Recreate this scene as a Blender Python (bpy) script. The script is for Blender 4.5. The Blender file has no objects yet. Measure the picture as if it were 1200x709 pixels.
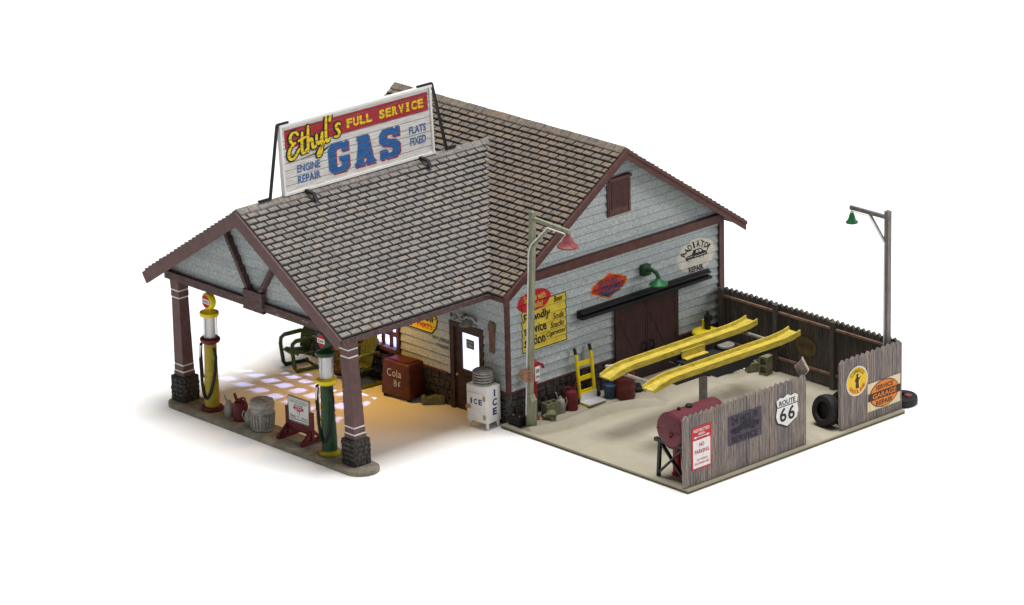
import bpy, bmesh, math, random
import numpy as np
from mathutils import Vector, Matrix
R = math.radians
random.seed(7)
S = bpy.context.scene
COL = S.collection

# ------------------------------------------------------------------ camera
cam_d = bpy.data.cameras.new('camera')
cam = bpy.data.objects.new('camera', cam_d); COL.objects.link(cam); S.camera = cam
YAW, PIT, ROL, FOC = 0.8275, 0.3275, -0.0231, 5083.0
f_ = Vector((-math.sin(YAW)*math.cos(PIT), math.cos(YAW)*math.cos(PIT), -math.sin(PIT)))
r_ = Vector((math.cos(YAW), math.sin(YAW), 0)); u_ = r_.cross(f_)
r2 = r_*math.cos(ROL)+u_*math.sin(ROL); u2 = u_*math.cos(ROL)-r_*math.sin(ROL)
cam.matrix_world = Matrix(((r2.x, u2.x, -f_.x, 87.0673), (r2.y, u2.y, -f_.y, -79.8199), (r2.z, u2.z, -f_.z, 43.7801), (0, 0, 0, 1)))
cam_d.sensor_width = 36; cam_d.lens = FOC/1200*36
cam_d.clip_start = 1; cam_d.clip_end = 2000

# ------------------------------------------------------------------ light and exposure
W = bpy.data.worlds.new('World'); S.world = W; W.use_nodes = True
bg = W.node_tree.nodes['Background']
bg.inputs['Color'].default_value = (1.0, 0.985, 0.97, 1); bg.inputs['Strength'].default_value = 0.20
S.view_settings.view_transform = 'Standard'; S.view_settings.look = 'None'
S.view_settings.exposure = 0.0; S.view_settings.gamma = 1
def area(name, loc, target, size, power, col=(1, 1, 1)):
    d = bpy.data.lights.new(name, 'AREA'); d.shape = 'SQUARE'; d.size = size; d.energy = power; d.color = col
    o = bpy.data.objects.new(name, d); COL.objects.link(o); o.location = loc
    o.rotation_euler = (Vector(target)-Vector(loc)).to_track_quat('-Z', 'Y').to_euler()
    return o
area('overhead_softbox', (0, 8, 155), (0, 3, 0), 74, 340000, (1, 0.985, 0.965))
area('side_softbox', (90, 92, 66), (0, 3, 2), 60, 78000, (1, 0.985, 0.965))
def lamp(name, loc, power, col, rad):
    d = bpy.data.lights.new(name, 'POINT'); d.energy = power; d.color = col; d.shadow_soft_size = rad
    o = bpy.data.objects.new(name, d); COL.objects.link(o); o.location = loc; return o
lamp('inside_lamp', (-5.9, 3.0, 5.0), 3900, (0.42, 0.50, 1.0), 0.05)
pd = bpy.data.lights.new('porch_lamp', 'SPOT'); pd.energy = 400; pd.color = (1.0, 0.52, 0.06); pd.shadow_soft_size = 0.10; pd.spot_size = R(148); pd.spot_blend = 1.0
po_ = bpy.data.objects.new('porch_lamp', pd); COL.objects.link(po_); po_.location = (-4.9, -1.7, 3.85)
S.cycles.max_bounces = 8; S.cycles.diffuse_bounces = 4; S.cycles.transparent_max_bounces = 8
S.cycles.sample_clamp_indirect = 4.0

# ------------------------------------------------------------------ materials
def newmat(name):
    m = bpy.data.materials.new(name); m.use_nodes = True
    return m, m.node_tree, m.node_tree.nodes['Principled BSDF']
def rgba(c): return (c[0], c[1], c[2], 1)
def mat(name, col, rough=0.6, var=0.25, scale=6.0, dark=None, stretch=(1, 1, 1), bump=0.15, bscale=30.0, metal=0.0, rnd=None, wear=None, wearamt=0.35, wearscale=9.0, spec=0.3, speck=0.0):
    """paint/plastic with two scales of procedural wash; rnd = second colour driven by the per-piece attribute"""
    m, t, b = newmat(name); N = t.nodes; L = t.links
    tc = N.new('ShaderNodeTexCoord'); mp = N.new('ShaderNodeMapping'); mp.inputs['Scale'].default_value = stretch
    L.new(tc.outputs['Object'], mp.inputs['Vector'])
    n1 = N.new('ShaderNodeTexNoise'); n1.inputs['Scale'].default_value = scale; n1.inputs['Detail'].default_value = 5; n1.inputs['Roughness'].default_value = 0.65
    L.new(mp.outputs['Vector'], n1.inputs['Vector'])
    dk = dark if dark else tuple(c*(1-var*1.6) for c in col)
    cr = N.new('ShaderNodeValToRGB'); cr.color_ramp.elements[0].position = 0.32; cr.color_ramp.elements[1].position = 0.62
    cr.color_ramp.elements[0].color = rgba(dk); cr.color_ramp.elements[1].color = rgba(col)
    L.new(n1.outputs['Fac'], cr.inputs['Fac']); out = cr.outputs['Color']
    if rnd is not None:
        at = N.new('ShaderNodeAttribute'); at.attribute_name = 'rnd'
        rr = N.new('ShaderNodeValToRGB'); E = rr.color_ramp.elements
        E[0].position = 0.0; E[1].position = 1.0; E[0].color = rgba(rnd[0]); E[1].color = rgba(rnd[-1])
        for i, c in enumerate(rnd[1:-1]):
            e = E.new((i+1)/(len(rnd)-1)); e.color = rgba(c)
        L.new(at.outputs['Fac'], rr.inputs['Fac'])
        mx = N.new('ShaderNodeMix'); mx.data_type = 'RGBA'; mx.blend_type = 'MULTIPLY'; mx.inputs['Factor'].default_value = 1.0
        L.new(out, mx.inputs['A']); L.new(rr.outputs['Color'], mx.inputs['B']); out = mx.outputs['Result']
    if wear is not None:
        n3 = N.new('ShaderNodeTexNoise'); n3.inputs['Scale'].default_value = wearscale; n3.inputs['Detail'].default_value = 6; n3.inputs['Roughness'].default_value = 0.75
        L.new(mp.outputs['Vector'], n3.inputs['Vector'])
        w = N.new('ShaderNodeValToRGB'); w.color_ramp.elements[0].position = 1-wearamt-0.05; w.color_ramp.elements[1].position = min(1, 1-wearamt+0.06)
        L.new(n3.outputs['Fac'], w.inputs['Fac'])
        mx = N.new('ShaderNodeMix'); mx.data_type = 'RGBA'
        L.new(w.outputs['Color'], mx.inputs['Factor']); L.new(out, mx.inputs['A']); mx.inputs['B'].default_value = rgba(wear); out = mx.outputs['Result']
    L.new(out, b.inputs['Base Color'])
    b.inputs['Roughness'].default_value = rough; b.inputs['Metallic'].default_value = metal
    b.inputs['Specular IOR Level'].default_value = spec
    if bump:
        n2 = N.new('ShaderNodeTexNoise'); n2.inputs['Scale'].default_value = bscale; n2.inputs['Detail'].default_value = 4
        L.new(mp.outputs['Vector'], n2.inputs['Vector'])
        bp = N.new('ShaderNodeBump'); bp.inputs['Strength'].default_value = bump; bp.inputs['Distance'].default_value = 0.04
        L.new(n2.outputs['Fac'], bp.inputs['Height']); L.new(bp.outputs['Normal'], b.inputs['Normal'])
    return m
def emit(name, col, s):
    m, t, b = newmat(name); b.inputs['Base Color'].default_value = rgba(col)
    b.inputs['Emission Color'].default_value = rgba(col); b.inputs['Emission Strength'].default_value = s; return m

M = {}
M['backdrop'] = mat('white_paper', (0.9, 0.9, 0.895), 0.85, 0.0, bump=0)
M['lot'] = mat('sandy_ground', (0.365, 0.334, 0.260), 0.85, 0.05, 2.5, bump=0.25, bscale=45, rnd=[(1, 1, 1), (0.8, 0.78, 0.74), (0.42, 0.40, 0.37)])
M['curb'] = mat('concrete_curb', (0.30, 0.27, 0.21), 0.8, 0.3, 3.0, bump=0.2)
M['siding'] = mat('grey_blue_siding', (0.53, 0.575, 0.585), 0.8, dark=(0.27, 0.31, 0.325), scale=15, stretch=(1.5, 1.5, 0.7), bump=0.5, bscale=34, wear=(0.17, 0.19, 0.21), wearamt=0.375, wearscale=28, rnd=[(.86, .88, .90), (1, 1, 1), (1.04, 1.03, 1.0)])
M['trim'] = mat('red_brown_trim', (0.105, 0.040, 0.036), 0.6, 0.25, 5, bump=0.15)
M['trim_light'] = mat('dusty_brown_trim', (0.128, 0.070, 0.067), 0.6, 0.18, 4, bump=0.15)
M['trim_worn'] = mat('worn_brown_beam', (0.10, 0.058, 0.055), 0.7, 0.3, 9, bump=0.5, bscale=25, wear=(0.42, 0.37, 0.36), wearamt=0.36, wearscale=11, stretch=(0.35, 1, 1.6))
M['white_band'] = mat('white_band', (0.7, 0.7, 0.7), 0.6, 0.1)
M['stone'] = mat('dark_stone', (0.075, 0.066, 0.06), 0.8, dark=(0.018, 0.017, 0.018), scale=9, bump=0.8, bscale=14, wear=(0.2, 0.17, 0.15), wearamt=0.35, wearscale=16)
M['shingle'] = mat('grey_brown_shingle', (0.250, 0.236, 0.224), 0.8, dark=(0.135, 0.126, 0.120), scale=9, bump=0.3, bscale=40, rnd=[(0.82, 0.81, 0.81), (0.90, 0.89, 0.89), (0.97, 0.94, 0.91), (1.06, 0.98, 0.90)])
M['shingle_main'] = mat('brown_shingle', (0.222, 0.192, 0.166), 0.8, dark=(0.115, 0.098, 0.085), scale=9, bump=0.3, bscale=40, rnd=[(0.80, 0.79, 0.79), (0.90, 0.88, 0.86), (0.98, 0.93, 0.88), (1.08, 0.96, 0.83)])
M['roof_base'] = mat('dark_roof_felt', (0.022, 0.018, 0.016), 0.9, 0.2)
M['barn'] = mat('dark_red_door', (0.052, 0.022, 0.022), 0.65, 0.25, 4, stretch=(1, 3, 0.6))
M['black'] = mat('black_paint', (0.014, 0.014, 0.016), 0.5, 0.2, 6, bump=0.2)
M['rubber'] = mat('black_rubber', (0.018, 0.018, 0.019), 0.65, 0.3, 10, bump=0.5, bscale=40, wear=(0.10, 0.10, 0.10), wearamt=0.34, wearscale=22)
M['wood'] = mat('weathered_wood', (0.345, 0.305, 0.282), 0.85, dark=(0.105, 0.094, 0.096), scale=9, stretch=(4.5, 4.5, 0.25), bump=0.8, bscale=18, rnd=[(0.72, 0.72, 0.76), (1, 0.97, 0.94), (1.1, 1.0, 0.92)])
M['darkwood'] = mat('dark_fence_wood', (0.135, 0.122, 0.110), 0.85, dark=(0.042, 0.038, 0.035), scale=9, stretch=(4.5, 4.5, 0.25), bump=0.8, bscale=18, rnd=[(0.7, 0.7, 0.7), (1, 1, 1), (1.3, 1.2, 1.1)])  # darker tone of the weathered wood, used on the back fence
M['railwood'] = mat('rail_wood', (0.27, 0.165, 0.115), 0.8, 0.35, 6, bump=0.3)
M['rawwood'] = mat('raw_wood', (0.50, 0.37, 0.26), 0.8, 0.25, 6, bump=0.3)
M['ylift'] = mat('worn_yellow_paint', (0.58, 0.46, 0.06), 0.6, dark=(0.36, 0.27, 0.03), scale=5, bump=0.35, wear=(0.11, 0.085, 0.03), wearamt=0.385, wearscale=9, stretch=(2.5, 0.6, 2.5))
M['yellow'] = mat('yellow_paint', (0.78, 0.60, 0.01), 0.4, 0.12, 5)
M['yolive'] = mat('olive_yellow_paint', (0.42, 0.34, 0.02), 0.45, 0.2, 5, wear=(0.16, 0.13, 0.02), wearamt=0.36)
M['red'] = mat('red_paint', (0.36, 0.018, 0.04), 0.45, 0.2, 5)
M['dred'] = mat('dark_red_paint', (0.145, 0.014, 0.022), 0.5, 0.25, 8)
M['tankred'] = mat('dusty_red_tank', (0.125, 0.020, 0.030), 0.55, 0.25, 5, wear=(0.10, 0.02, 0.03), wearamt=0.36)
M['drumred'] = mat('drum_red', (0.17, 0.035, 0.032), 0.55, 0.3, 7)
M['blue'] = mat('bucket_blue', (0.03, 0.075, 0.12), 0.5, 0.3, 8)
M['green'] = mat('dark_green_paint', (0.015, 0.062, 0.020), 0.45, 0.25, 5)
M['bgreen'] = mat('bright_green_paint', (0.015, 0.15, 0.045), 0.4, 0.2, 6)
M['chairgreen'] = mat('moss_green_metal', (0.050, 0.088, 0.026), 0.55, 0.25, 6)
M['chairolive'] = mat('olive_metal', (0.13, 0.15, 0.035), 0.55, 0.25, 6)
M['cola'] = mat('rusty_red_enamel', (0.125, 0.030, 0.014), 0.4, 0.25, 4, wear=(0.19, 0.075, 0.015), wearamt=0.34, wearscale=5)
M['white'] = mat('white_enamel', (0.78, 0.77, 0.75), 0.45, 0.06, 4, wear=(0.42, 0.36, 0.25), wearamt=0.29)
M['cream'] = mat('cream_letter', (0.8, 0.72, 0.6), 0.6, 0.1)
M['grey'] = mat('grey_metal', (0.30, 0.29, 0.27), 0.5, 0.25, 8, metal=0.2)
M['galv'] = mat('galvanised_can', (0.38, 0.37, 0.35), 0.5, dark=(0.20, 0.185, 0.165), scale=9, bump=0.12, bscale=30, metal=0.2, wear=(0.10, 0.085, 0.07), wearamt=0.34, wearscale=14)
M['chrome'] = mat('bright_steel', (0.72, 0.72, 0.74), 0.32, 0.12, 8, metal=0.35, bump=0.05)
M['brass'] = mat('brass', (0.50, 0.33, 0.10), 0.4, 0.2, metal=0.4)
M['sage'] = mat('sage_post_paint', (0.27, 0.285, 0.19), 0.6, 0.25, 5, wear=(0.5, 0.5, 0.42), wearamt=0.36, stretch=(2, 2, 0.4))
M['greypost'] = mat('grey_brown_post', (0.20, 0.185, 0.17), 0.6, 0.3, 5, wear=(0.36, 0.34, 0.28), wearamt=0.36, stretch=(2, 2, 0.4))
M['cinder'] = mat('mossy_block', (0.235, 0.24, 0.14), 0.9, 0.3, 9, bump=0.6)
M['lampred'] = mat('dusty_pink_red', (0.25, 0.06, 0.065), 0.5, 0.25, 6)
M['copper'] = mat('copper_brown', (0.33, 0.17, 0.11), 0.5, 0.25, 6)
M['wicker'] = mat('wicker_brown', (0.20, 0.125, 0.05), 0.8, 0.5, 9, bump=0.6)
M['signwhite'] = mat('weathered_white_board', (0.72, 0.71, 0.69), 0.7, dark=(0.46, 0.45, 0.44), scale=5, stretch=(1, 0.35, 4), bump=0.4, bscale=14)
M['signred'] = mat('sign_red', (0.40, 0.022, 0.035), 0.65, 0.2, 5, wear=(0.22, 0.05, 0.06), wearamt=0.38, stretch=(1, 0.35, 4), wearscale=6)
M['signblue'] = mat('sign_blue', (0.022, 0.125, 0.38), 0.65, 0.25, 5, wear=(0.22, 0.29, 0.42), wearamt=0.345, stretch=(1, 0.35, 4), wearscale=7)
M['navy'] = mat('sign_navy', (0.035, 0.13, 0.36), 0.65, 0.2, 5, wear=(0.5, 0.52, 0.58), wearamt=0.33, stretch=(1, 0.35, 4), wearscale=8)
M['signyellow'] = mat('sign_yellow', (0.80, 0.58, 0.015), 0.65, 0.15, 5, wear=(0.16, 0.10, 0.03), wearamt=0.32, stretch=(1, 0.35, 4), wearscale=9)
M['ink'] = mat('black_ink', (0.016, 0.015, 0.015), 0.7, 0.2, 5)
M['wallyellow'] = mat('poster_yellow', (0.70, 0.53, 0.055), 0.75, 0.15, 3, wear=(0.42, 0.28, 0.05), wearamt=0.36, wearscale=5)
M['wallred'] = mat('poster_red', (0.50, 0.015, 0.030), 0.75, 0.15, 4)
M['hexred'] = mat('poster_orange_red', (0.52, 0.045, 0.020), 0.75, 0.3, 6, wear=(0.10, 0.03, 0.03), wearamt=0.38, wearscale=14)
M['hexorange'] = mat('poster_orange', (0.72, 0.26, 0.04), 0.75, 0.15, 6)
M['bluegrey'] = mat('poster_blue_ink', (0.05, 0.05, 0.12), 0.75, 0.3, 9, wear=(0.45, 0.35, 0.35), wearamt=0.36, wearscale=18)
M['ovalcream'] = mat('poster_cream', (0.66, 0.63, 0.55), 0.75, 0.12, 4, wear=(0.48, 0.48, 0.44), wearamt=0.38)
M['fadedblack'] = mat('faded_black_ink', (0.025, 0.025, 0.027), 0.75, 0.3, 9, wear=(0.25, 0.24, 0.22), wearamt=0.29, wearscale=18)
woodc = (0.16, 0.13, 0.12)
M['fwhite'] = mat('fence_sign_white', (0.68, 0.68, 0.67), 0.75, 0.08, 4, wear=(0.42, 0.39, 0.38), wearamt=0.36, stretch=(3, 3, 0.35), wearscale=6)
M['fred'] = mat('fence_sign_red', (0.50, 0.03, 0.045), 0.75, 0.15, 4)
M['fpurple'] = mat('fence_sign_purple', (0.066, 0.054, 0.080), 0.8, 0.2, 4, wear=(0.13, 0.11, 0.112), wearamt=0.40, stretch=(3, 3, 0.3), wearscale=6)
M['fpurpleink'] = mat('fence_sign_dark_purple', (0.020, 0.018, 0.028), 0.8, 0.3, 4, wear=(0.085, 0.07, 0.085), wearamt=0.38, stretch=(3, 3, 0.3), wearscale=8)
M['fyellow'] = mat('fence_sign_yellow', (0.72, 0.47, 0.03), 0.75, 0.1, 4, wear=(0.35, 0.22, 0.05), wearamt=0.33, stretch=(3, 3, 0.3), wearscale=6)
M['forange'] = mat('fence_sign_orange', (0.66, 0.20, 0.03), 0.75, 0.15, 4, wear=(0.3, 0.11, 0.04), wearamt=0.36, stretch=(3, 3, 0.3), wearscale=6)
M['fcream'] = mat('fence_sign_cream', (0.66, 0.55, 0.36), 0.75, 0.12, 4, wear=(0.3, 0.24, 0.17), wearamt=0.36, stretch=(3, 3, 0.3), wearscale=6)
M['fbrown'] = mat('fence_sign_brown', (0.06, 0.028, 0.025), 0.75, 0.2, 4, wear=(0.2, 0.10, 0.06), wearamt=0.34, stretch=(3, 3, 0.3), wearscale=8)
M['faded'] = mat('faded_poster', (0.15, 0.105, 0.03), 0.8, 0.3, 6, wear=(0.075, 0.06, 0.045), wearamt=0.45, stretch=(2, 2, 0.5), wearscale=5)
M['fadedred'] = mat('faded_red_poster', (0.10, 0.045, 0.038), 0.8, 0.3, 6, wear=(0.075, 0.062, 0.055), wearamt=0.47, stretch=(2, 2, 0.5), wearscale=6)
M['interior'] = mat('pale_inside_wall', (0.55, 0.56, 0.62), 0.8, 0.05, bump=0)
M['doorglow'] = emit('lit_door_glass', (0.72, 0.76, 1.0), 1.25)
m, t, b = newmat('window_glass'); M['glass'] = m
tr = t.nodes.new('ShaderNodeBsdfTransparent'); tr.inputs[0].default_value = (0.96, 0.97, 1, 1)
em = t.nodes.new('ShaderNodeEmission'); em.inputs[0].default_value = (0.25, 0.32, 1, 1); em.inputs[1].default_value = 0.9
mx = t.nodes.new('ShaderNodeMixShader'); mx.inputs[0].default_value = 0.22
t.links.new(tr.outputs[0], mx.inputs[1]); t.links.new(em.outputs[0], mx.inputs[2]); t.links.new(mx.outputs[0], t.nodes['Material Output'].inputs[0])
m, t, b = newmat('pump_glass'); M['pumpglass'] = m
b.inputs['Base Color'].default_value = (0.86, 0.86, 0.87, 1); b.inputs['Roughness'].default_value = 0.12; b.inputs['Specular IOR Level'].default_value = 0.6
b.inputs['Alpha'].default_value = 0.35

# ------------------------------------------------------------------ mesh builder
def split_mesh(o):
    """turn far-apart pieces of one part into parts of their own (same name, Blender's own suffix)"""
    me = o.data; n = len(me.vertices); par = list(range(n))
    def find(a):
        while par[a] != a: par[a] = par[par[a]]; a = par[a]
        return a
    for e in me.edges:
        a, b = find(e.vertices[0]), find(e.vertices[1])
        if a != b: par[a] = b
    roots = {}; isl = [roots.setdefault(find(i), len(roots)) for i in range(n)]; k = len(roots)
    if k < 2 or k > 400: return o
    co = np.array([v.co for v in me.vertices]); isl = np.array(isl)
    lo = np.full((k, 3), np.inf); hi = np.full((k, 3), -np.inf); np.minimum.at(lo, isl, co); np.maximum.at(hi, isl, co)
    size = (hi-lo).max(axis=1)
    gap = np.maximum(0, np.maximum(lo[:, None]-hi[None], lo[None]-hi[:, None]))
    near = np.sqrt((gap**2).sum(2)) <= np.maximum(.019, .49*np.maximum(size[:, None], size[None]))
    par = list(range(k))
    for a, b in zip(*np.nonzero(near)):
        a, b = find(a), find(b)
        if a != b: par[a] = b
    pc = [find(q) for q in range(k)]; kinds = sorted(set(pc))
    if len(kinds) < 2: return o
    objs = []
    for kd in kinds:
        m2 = me.copy(); bm = bmesh.new(); bm.from_mesh(m2); bm.verts.ensure_lookup_table()
        bmesh.ops.delete(bm, geom=[v for v in bm.verts if pc[isl[v.index]] != kd], context='VERTS'); bm.to_mesh(m2); bm.free()
        if not objs: o.data = m2; objs.append(o)
        else:
            c = o.copy(); c.data = m2; COL.objects.link(c); objs.append(c)
    bpy.data.meshes.remove(me)
    return o
class MB:
    def __init__(s): s.v = []; s.f = []; s.r = []; s.sm = []
    def add(s, vs, fs, rnd=0.5, smooth=False, X=None):
        o = len(s.v)
        for p in vs:
            p = Vector(p); s.v.append(X @ p if X is not None else p)
        for f in fs:
            s.f.append([o+i for i in f]); s.r.append(rnd); s.sm.append(smooth)
        return s
    def box(s, a, b, rnd=0.5, X=None, bev=0.0):
        x0, y0, z0 = (min(a[i], b[i]) for i in range(3)); x1, y1, z1 = (max(a[i], b[i]) for i in range(3))
        if bev:
            bm = bmesh.new(); bmesh.ops.create_cube(bm, size=1)
            for v in bm.verts: v.co = Vector(((x0+x1)/2+v.co.x*(x1-x0), (y0+y1)/2+v.co.y*(y1-y0), (z0+z1)/2+v.co.z*(z1-z0)))
            bmesh.ops.bevel(bm, geom=bm.edges[:], offset=bev, segments=2, affect='EDGES', profile=0.5)
            bm.verts.index_update()
            s.add([v.co.copy() for v in bm.verts], [[v.index for v in f.verts] for f in bm.faces], rnd, True, X); bm.free(); return s
        vs = [(x0, y0, z0), (x1, y0, z0), (x1, y1, z0), (x0, y1, z0), (x0, y0, z1), (x1, y0, z1), (x1, y1, z1), (x0, y1, z1)]
        return s.add(vs, [(3, 2, 1, 0), (4, 5, 6, 7), (0, 1, 5, 4), (1, 2, 6, 5), (2, 3, 7, 6), (3, 0, 4, 7)], rnd, False, X)
    def bar(s, p, q, w, h, up=(0, 0, 1), rnd=0.5):
        p = Vector(p); q = Vector(q); d = (q-p).normalized(); a = d.cross(Vector(up)).normalized(); c = a.cross(d)
        vs = []
        for e in (p, q):
            for i, j in ((-1, -1), (1, -1), (1, 1), (-1, 1)): vs.append(e+a*(i*w/2)+c*(j*h/2))
        return s.add(vs, [(0, 1, 2, 3), (7, 6, 5, 4), (0, 4, 5, 1), (1, 5, 6, 2), (2, 6, 7, 3), (3, 7, 4, 0)], rnd)
    def lathe(s, prof, n=24, X=None, rnd=0.5, smooth=True):
        vs = []; fs = []; k = len(prof)
        for i in range(n):
            a = 2*math.pi*i/n
            for r, z in prof: vs.append((r*math.cos(a), r*math.sin(a), z))
        for i in range(n):
            j = (i+1) % n
            for q in range(k-1): fs.append((i*k+q, j*k+q, j*k+q+1, i*k+q+1))
        s.add(vs, fs, rnd, smooth, X)
        o = len(s.v)-len(vs)
        if prof[0][0] > 1e-5: s.f.append([o+i*k for i in reversed(range(n))]); s.r.append(rnd); s.sm.append(False)
        if prof[-1][0] > 1e-5: s.f.append([o+i*k+k-1 for i in range(n)]); s.r.append(rnd); s.sm.append(False)
        return s
    def cyl(s, p, q, r0, r1=None, n=16, rnd=0.5):
        p = Vector(p); q = Vector(q); d = q-p
        X = Matrix.Translation(p) @ d.to_track_quat('Z', 'Y').to_matrix().to_4x4()
        return s.lathe([(r0, 0), (r0 if r1 is None else r1, d.length)], n, X, rnd)
    def tube(s, pts, r, n=8, closed=False):
        pts = [Vector(p) for p in pts]; k = len(pts); vs = []; fs = []
        prev = None
        for i, p in enumerate(pts):
            if closed: d = pts[(i+1) % k]-pts[i-1]
            else: d = pts[min(i+1, k-1)]-pts[max(i-1, 0)]
            d.normalize()
            if prev is None:
                a = d.orthogonal().normalized()
            else:
                a = prev-d*prev.dot(d); a.normalize()
            prev = a; c = d.cross(a)
            for j in range(n):
                t = 2*math.pi*j/n; vs.append(p+a*(r*math.cos(t))+c*(r*math.sin(t)))
        rng = range(k) if closed else range(k-1)
        for i in rng:
            i2 = (i+1) % k
            for j in range(n): fs.append((i*n+j, i*n+(j+1) % n, i2*n+(j+1) % n, i2*n+j))
        if not closed: fs += [list(reversed(range(n))), [(k-1)*n+j for j in range(n)]]
        return s.add(vs, fs, 0.5, True)
    def prism(s, poly, h0, h1, frame=None, rnd=0.5):
        """poly in (u,v), extruded between h0 and h1 along n; frame=(O,u,v,n)"""
        O, u, v, n = frame if frame else (Vector((0, 0, 0)), Vector((1, 0, 0)), Vector((0, 1, 0)), Vector((0, 0, 1)))
        k = len(poly); vs = [O+u*a+v*b+n*h0 for a, b in poly]+[O+u*a+v*b+n*h1 for a, b in poly]
        fs = [list(reversed(range(k))), list(range(k, 2*k))]+[(i, (i+1) % k, k+(i+1) % k, k+i) for i in range(k)]
        return s.add(vs, fs, rnd)
    def build(s, name, m, parent=None, loc=None):
        me = bpy.data.meshes.new(name); me.from_pydata([tuple(v) for v in s.v], [], s.f)
        at = me.attributes.new('rnd', 'FLOAT', 'FACE'); at.data.foreach_set('value', s.r)
        me.polygons.foreach_set('use_smooth', s.sm)
        bm = bmesh.new(); bm.from_mesh(me); bmesh.ops.recalc_face_normals(bm, faces=bm.faces[:]); bm.to_mesh(me); bm.free()
        me.set_sharp_from_angle(angle=R(38))
        me.materials.append(M[m] if isinstance(m, str) else m)
        o = bpy.data.objects.new(name, me); COL.objects.link(o)
        if parent: o.parent = parent
        if loc: o.location = loc
        return split_mesh(o) if parent else o
def tag(o, label=None, cat=None, group=None, kind=None):
    if label: o['label'] = label
    if cat: o['category'] = cat
    if group: o['group'] = group
    if kind: o['kind'] = kind
    return o
def thing(name, label, cat, loc=(0, 0, 0), rz=0, group=None, rot=None):
    o = bpy.data.objects.new(name, None); COL.objects.link(o); o.location = loc
    o.rotation_euler = rot if rot else (0, 0, rz); o.empty_display_size = 0.2
    return tag(o, label, cat, group)
def copy_thing(o, loc, rz, label, group=None):
    def rec(a, parent):
        c = a.copy(); COL.objects.link(c); c.parent = parent
        for ch in a.children: rec(ch, c)
        return c
    c = rec(o, None); c.location = loc; c.rotation_euler = (o.rotation_euler[0], o.rotation_euler[1], rz); c['label'] = label
    if group: c['group'] = group
    return c
TX = lambda x, y, z: Matrix.Translation((x, y, z))
RX = lambda a: Matrix.Rotation(a, 4, 'X')
RY = lambda a: Matrix.Rotation(a, 4, 'Y')
RZ = lambda a: Matrix.Rotation(a, 4, 'Z')

# ------------------------------------------------------------------ flat painted things (signs, letters)
LAP = 0.256; LAPZ = 0.90; LAPP = 0.072
def lapoff(z):
    fr = ((z-LAPZ)/LAP) % 1.0
    return LAPP-.046*fr/.87 if fr < .87 else .004
def text2d(body, size, offset=0.0, shear=0.0, sx=1.0, align='CENTER'):
    c = bpy.data.curves.new('lettering_curve', 'FONT'); c.body = body; c.size = size; c.align_x = align; c.align_y = 'CENTER'
    c.offset = offset; c.shear = shear; c.resolution_u = 3; c.dimensions = '2D'; c.fill_mode = 'FRONT'
    o = bpy.data.objects.new('lettering_curve', c); COL.objects.link(o)
    dg = bpy.context.evaluated_depsgraph_get(); dg.update()
    me = bpy.data.meshes.new_from_object(o.evaluated_get(dg))
    vs = [(v.co.x*sx, v.co.y) for v in me.vertices]; fs = [list(p.vertices) for p in me.polygons]
    bpy.data.objects.remove(o); bpy.data.curves.remove(c); bpy.data.meshes.remove(me)
    return vs, fs
def fit_text(body, w, h, offset=0.0, shear=0.0):
    vs, fs = text2d(body, 1.0, offset, shear)
    x0 = min(v[0] for v in vs); x1 = max(v[0] for v in vs); y0 = min(v[1] for v in vs); y1 = max(v[1] for v in vs)
    return [((a-(x0+x1)/2)*w/(x1-x0), (b-(y0+y1)/2)*h/(y1-y0)) for a, b in vs], fs
class Decal:
    """flat painted shapes in a wall frame, laid layer over layer a few millimetres apart"""
    cuts = []
    def __init__(s, O, u, v, n, lap=False): s.O, s.u, s.v, s.n = Vector(O), Vector(u), Vector(v), Vector(n); s.lap = lap
    def mesh(s, name, m, parts, layer, parent, thick=0.0):
        bm = bmesh.new()
        for pi_, (vs, fs) in enumerate(parts):
            bv = [bm.verts.new((a, b, .0001*pi_)) for a, b in vs]
            for f in fs:
                try: bm.faces.new([bv[i] for i in f])
                except ValueError: pass
        if s.lap:
            zs = [v.co.y+s.O.z for v in bm.verts]; k0 = math.floor((min(zs)-LAPZ)/LAP); k1 = math.ceil((max(zs)-LAPZ)/LAP)
            for k in range(k0, k1+1):
                for e in (-0.004, 0.001, .868*LAP, .874*LAP):
                    bmesh.ops.bisect_plane(bm, geom=bm.verts[:]+bm.edges[:]+bm.faces[:], plane_co=(0, LAPZ+k*LAP+e-s.O.z, 0), plane_no=(0, 1, 0), dist=1e-5)
        for c in s.cuts:
            for e in (-.009, .009):
                bmesh.ops.bisect_plane(bm, geom=bm.verts[:]+bm.edges[:]+bm.faces[:], plane_co=(0, c+e, 0), plane_no=(0, 1, 0), dist=1e-6)
            bmesh.ops.delete(bm, geom=[f for f in bm.faces if abs(f.calc_center_median().y-c) < .0088], context='FACES')
        eps = 0.005*(layer+1)
        for v in bm.verts:
            h = eps+v.co.z+(lapoff(v.co.y+s.O.z) if s.lap else 0)
            v.co = s.O+s.u*v.co.x+s.v*v.co.y+s.n*h
        if thick:
            r = bmesh.ops.extrude_face_region(bm, geom=bm.faces[:])
            for v in [g for g in r['geom'] if isinstance(g, bmesh.types.BMVert)]: v.co += s.n*thick
        for f in bm.faces:
            f.normal_update()
            if not thick and f.normal.dot(s.n) < 0: f.normal_flip()
        me = bpy.data.meshes.new(name); bm.to_mesh(me); bm.free()
        at = me.attributes.new('rnd', 'FLOAT', 'FACE'); at.data.foreach_set('value', [0.5]*len(me.polygons))
        me.materials.append(M[m]); o = bpy.data.objects.new(name, me); COL.objects.link(o)
        if parent: o.parent = parent
        return split_mesh(o)
def poly(pts): return (list(pts), [list(range(len(pts)))])
def rect(x0, y0, x1, y1): return poly([(x0, y0), (x1, y0), (x1, y1), (x0, y1)])
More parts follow.
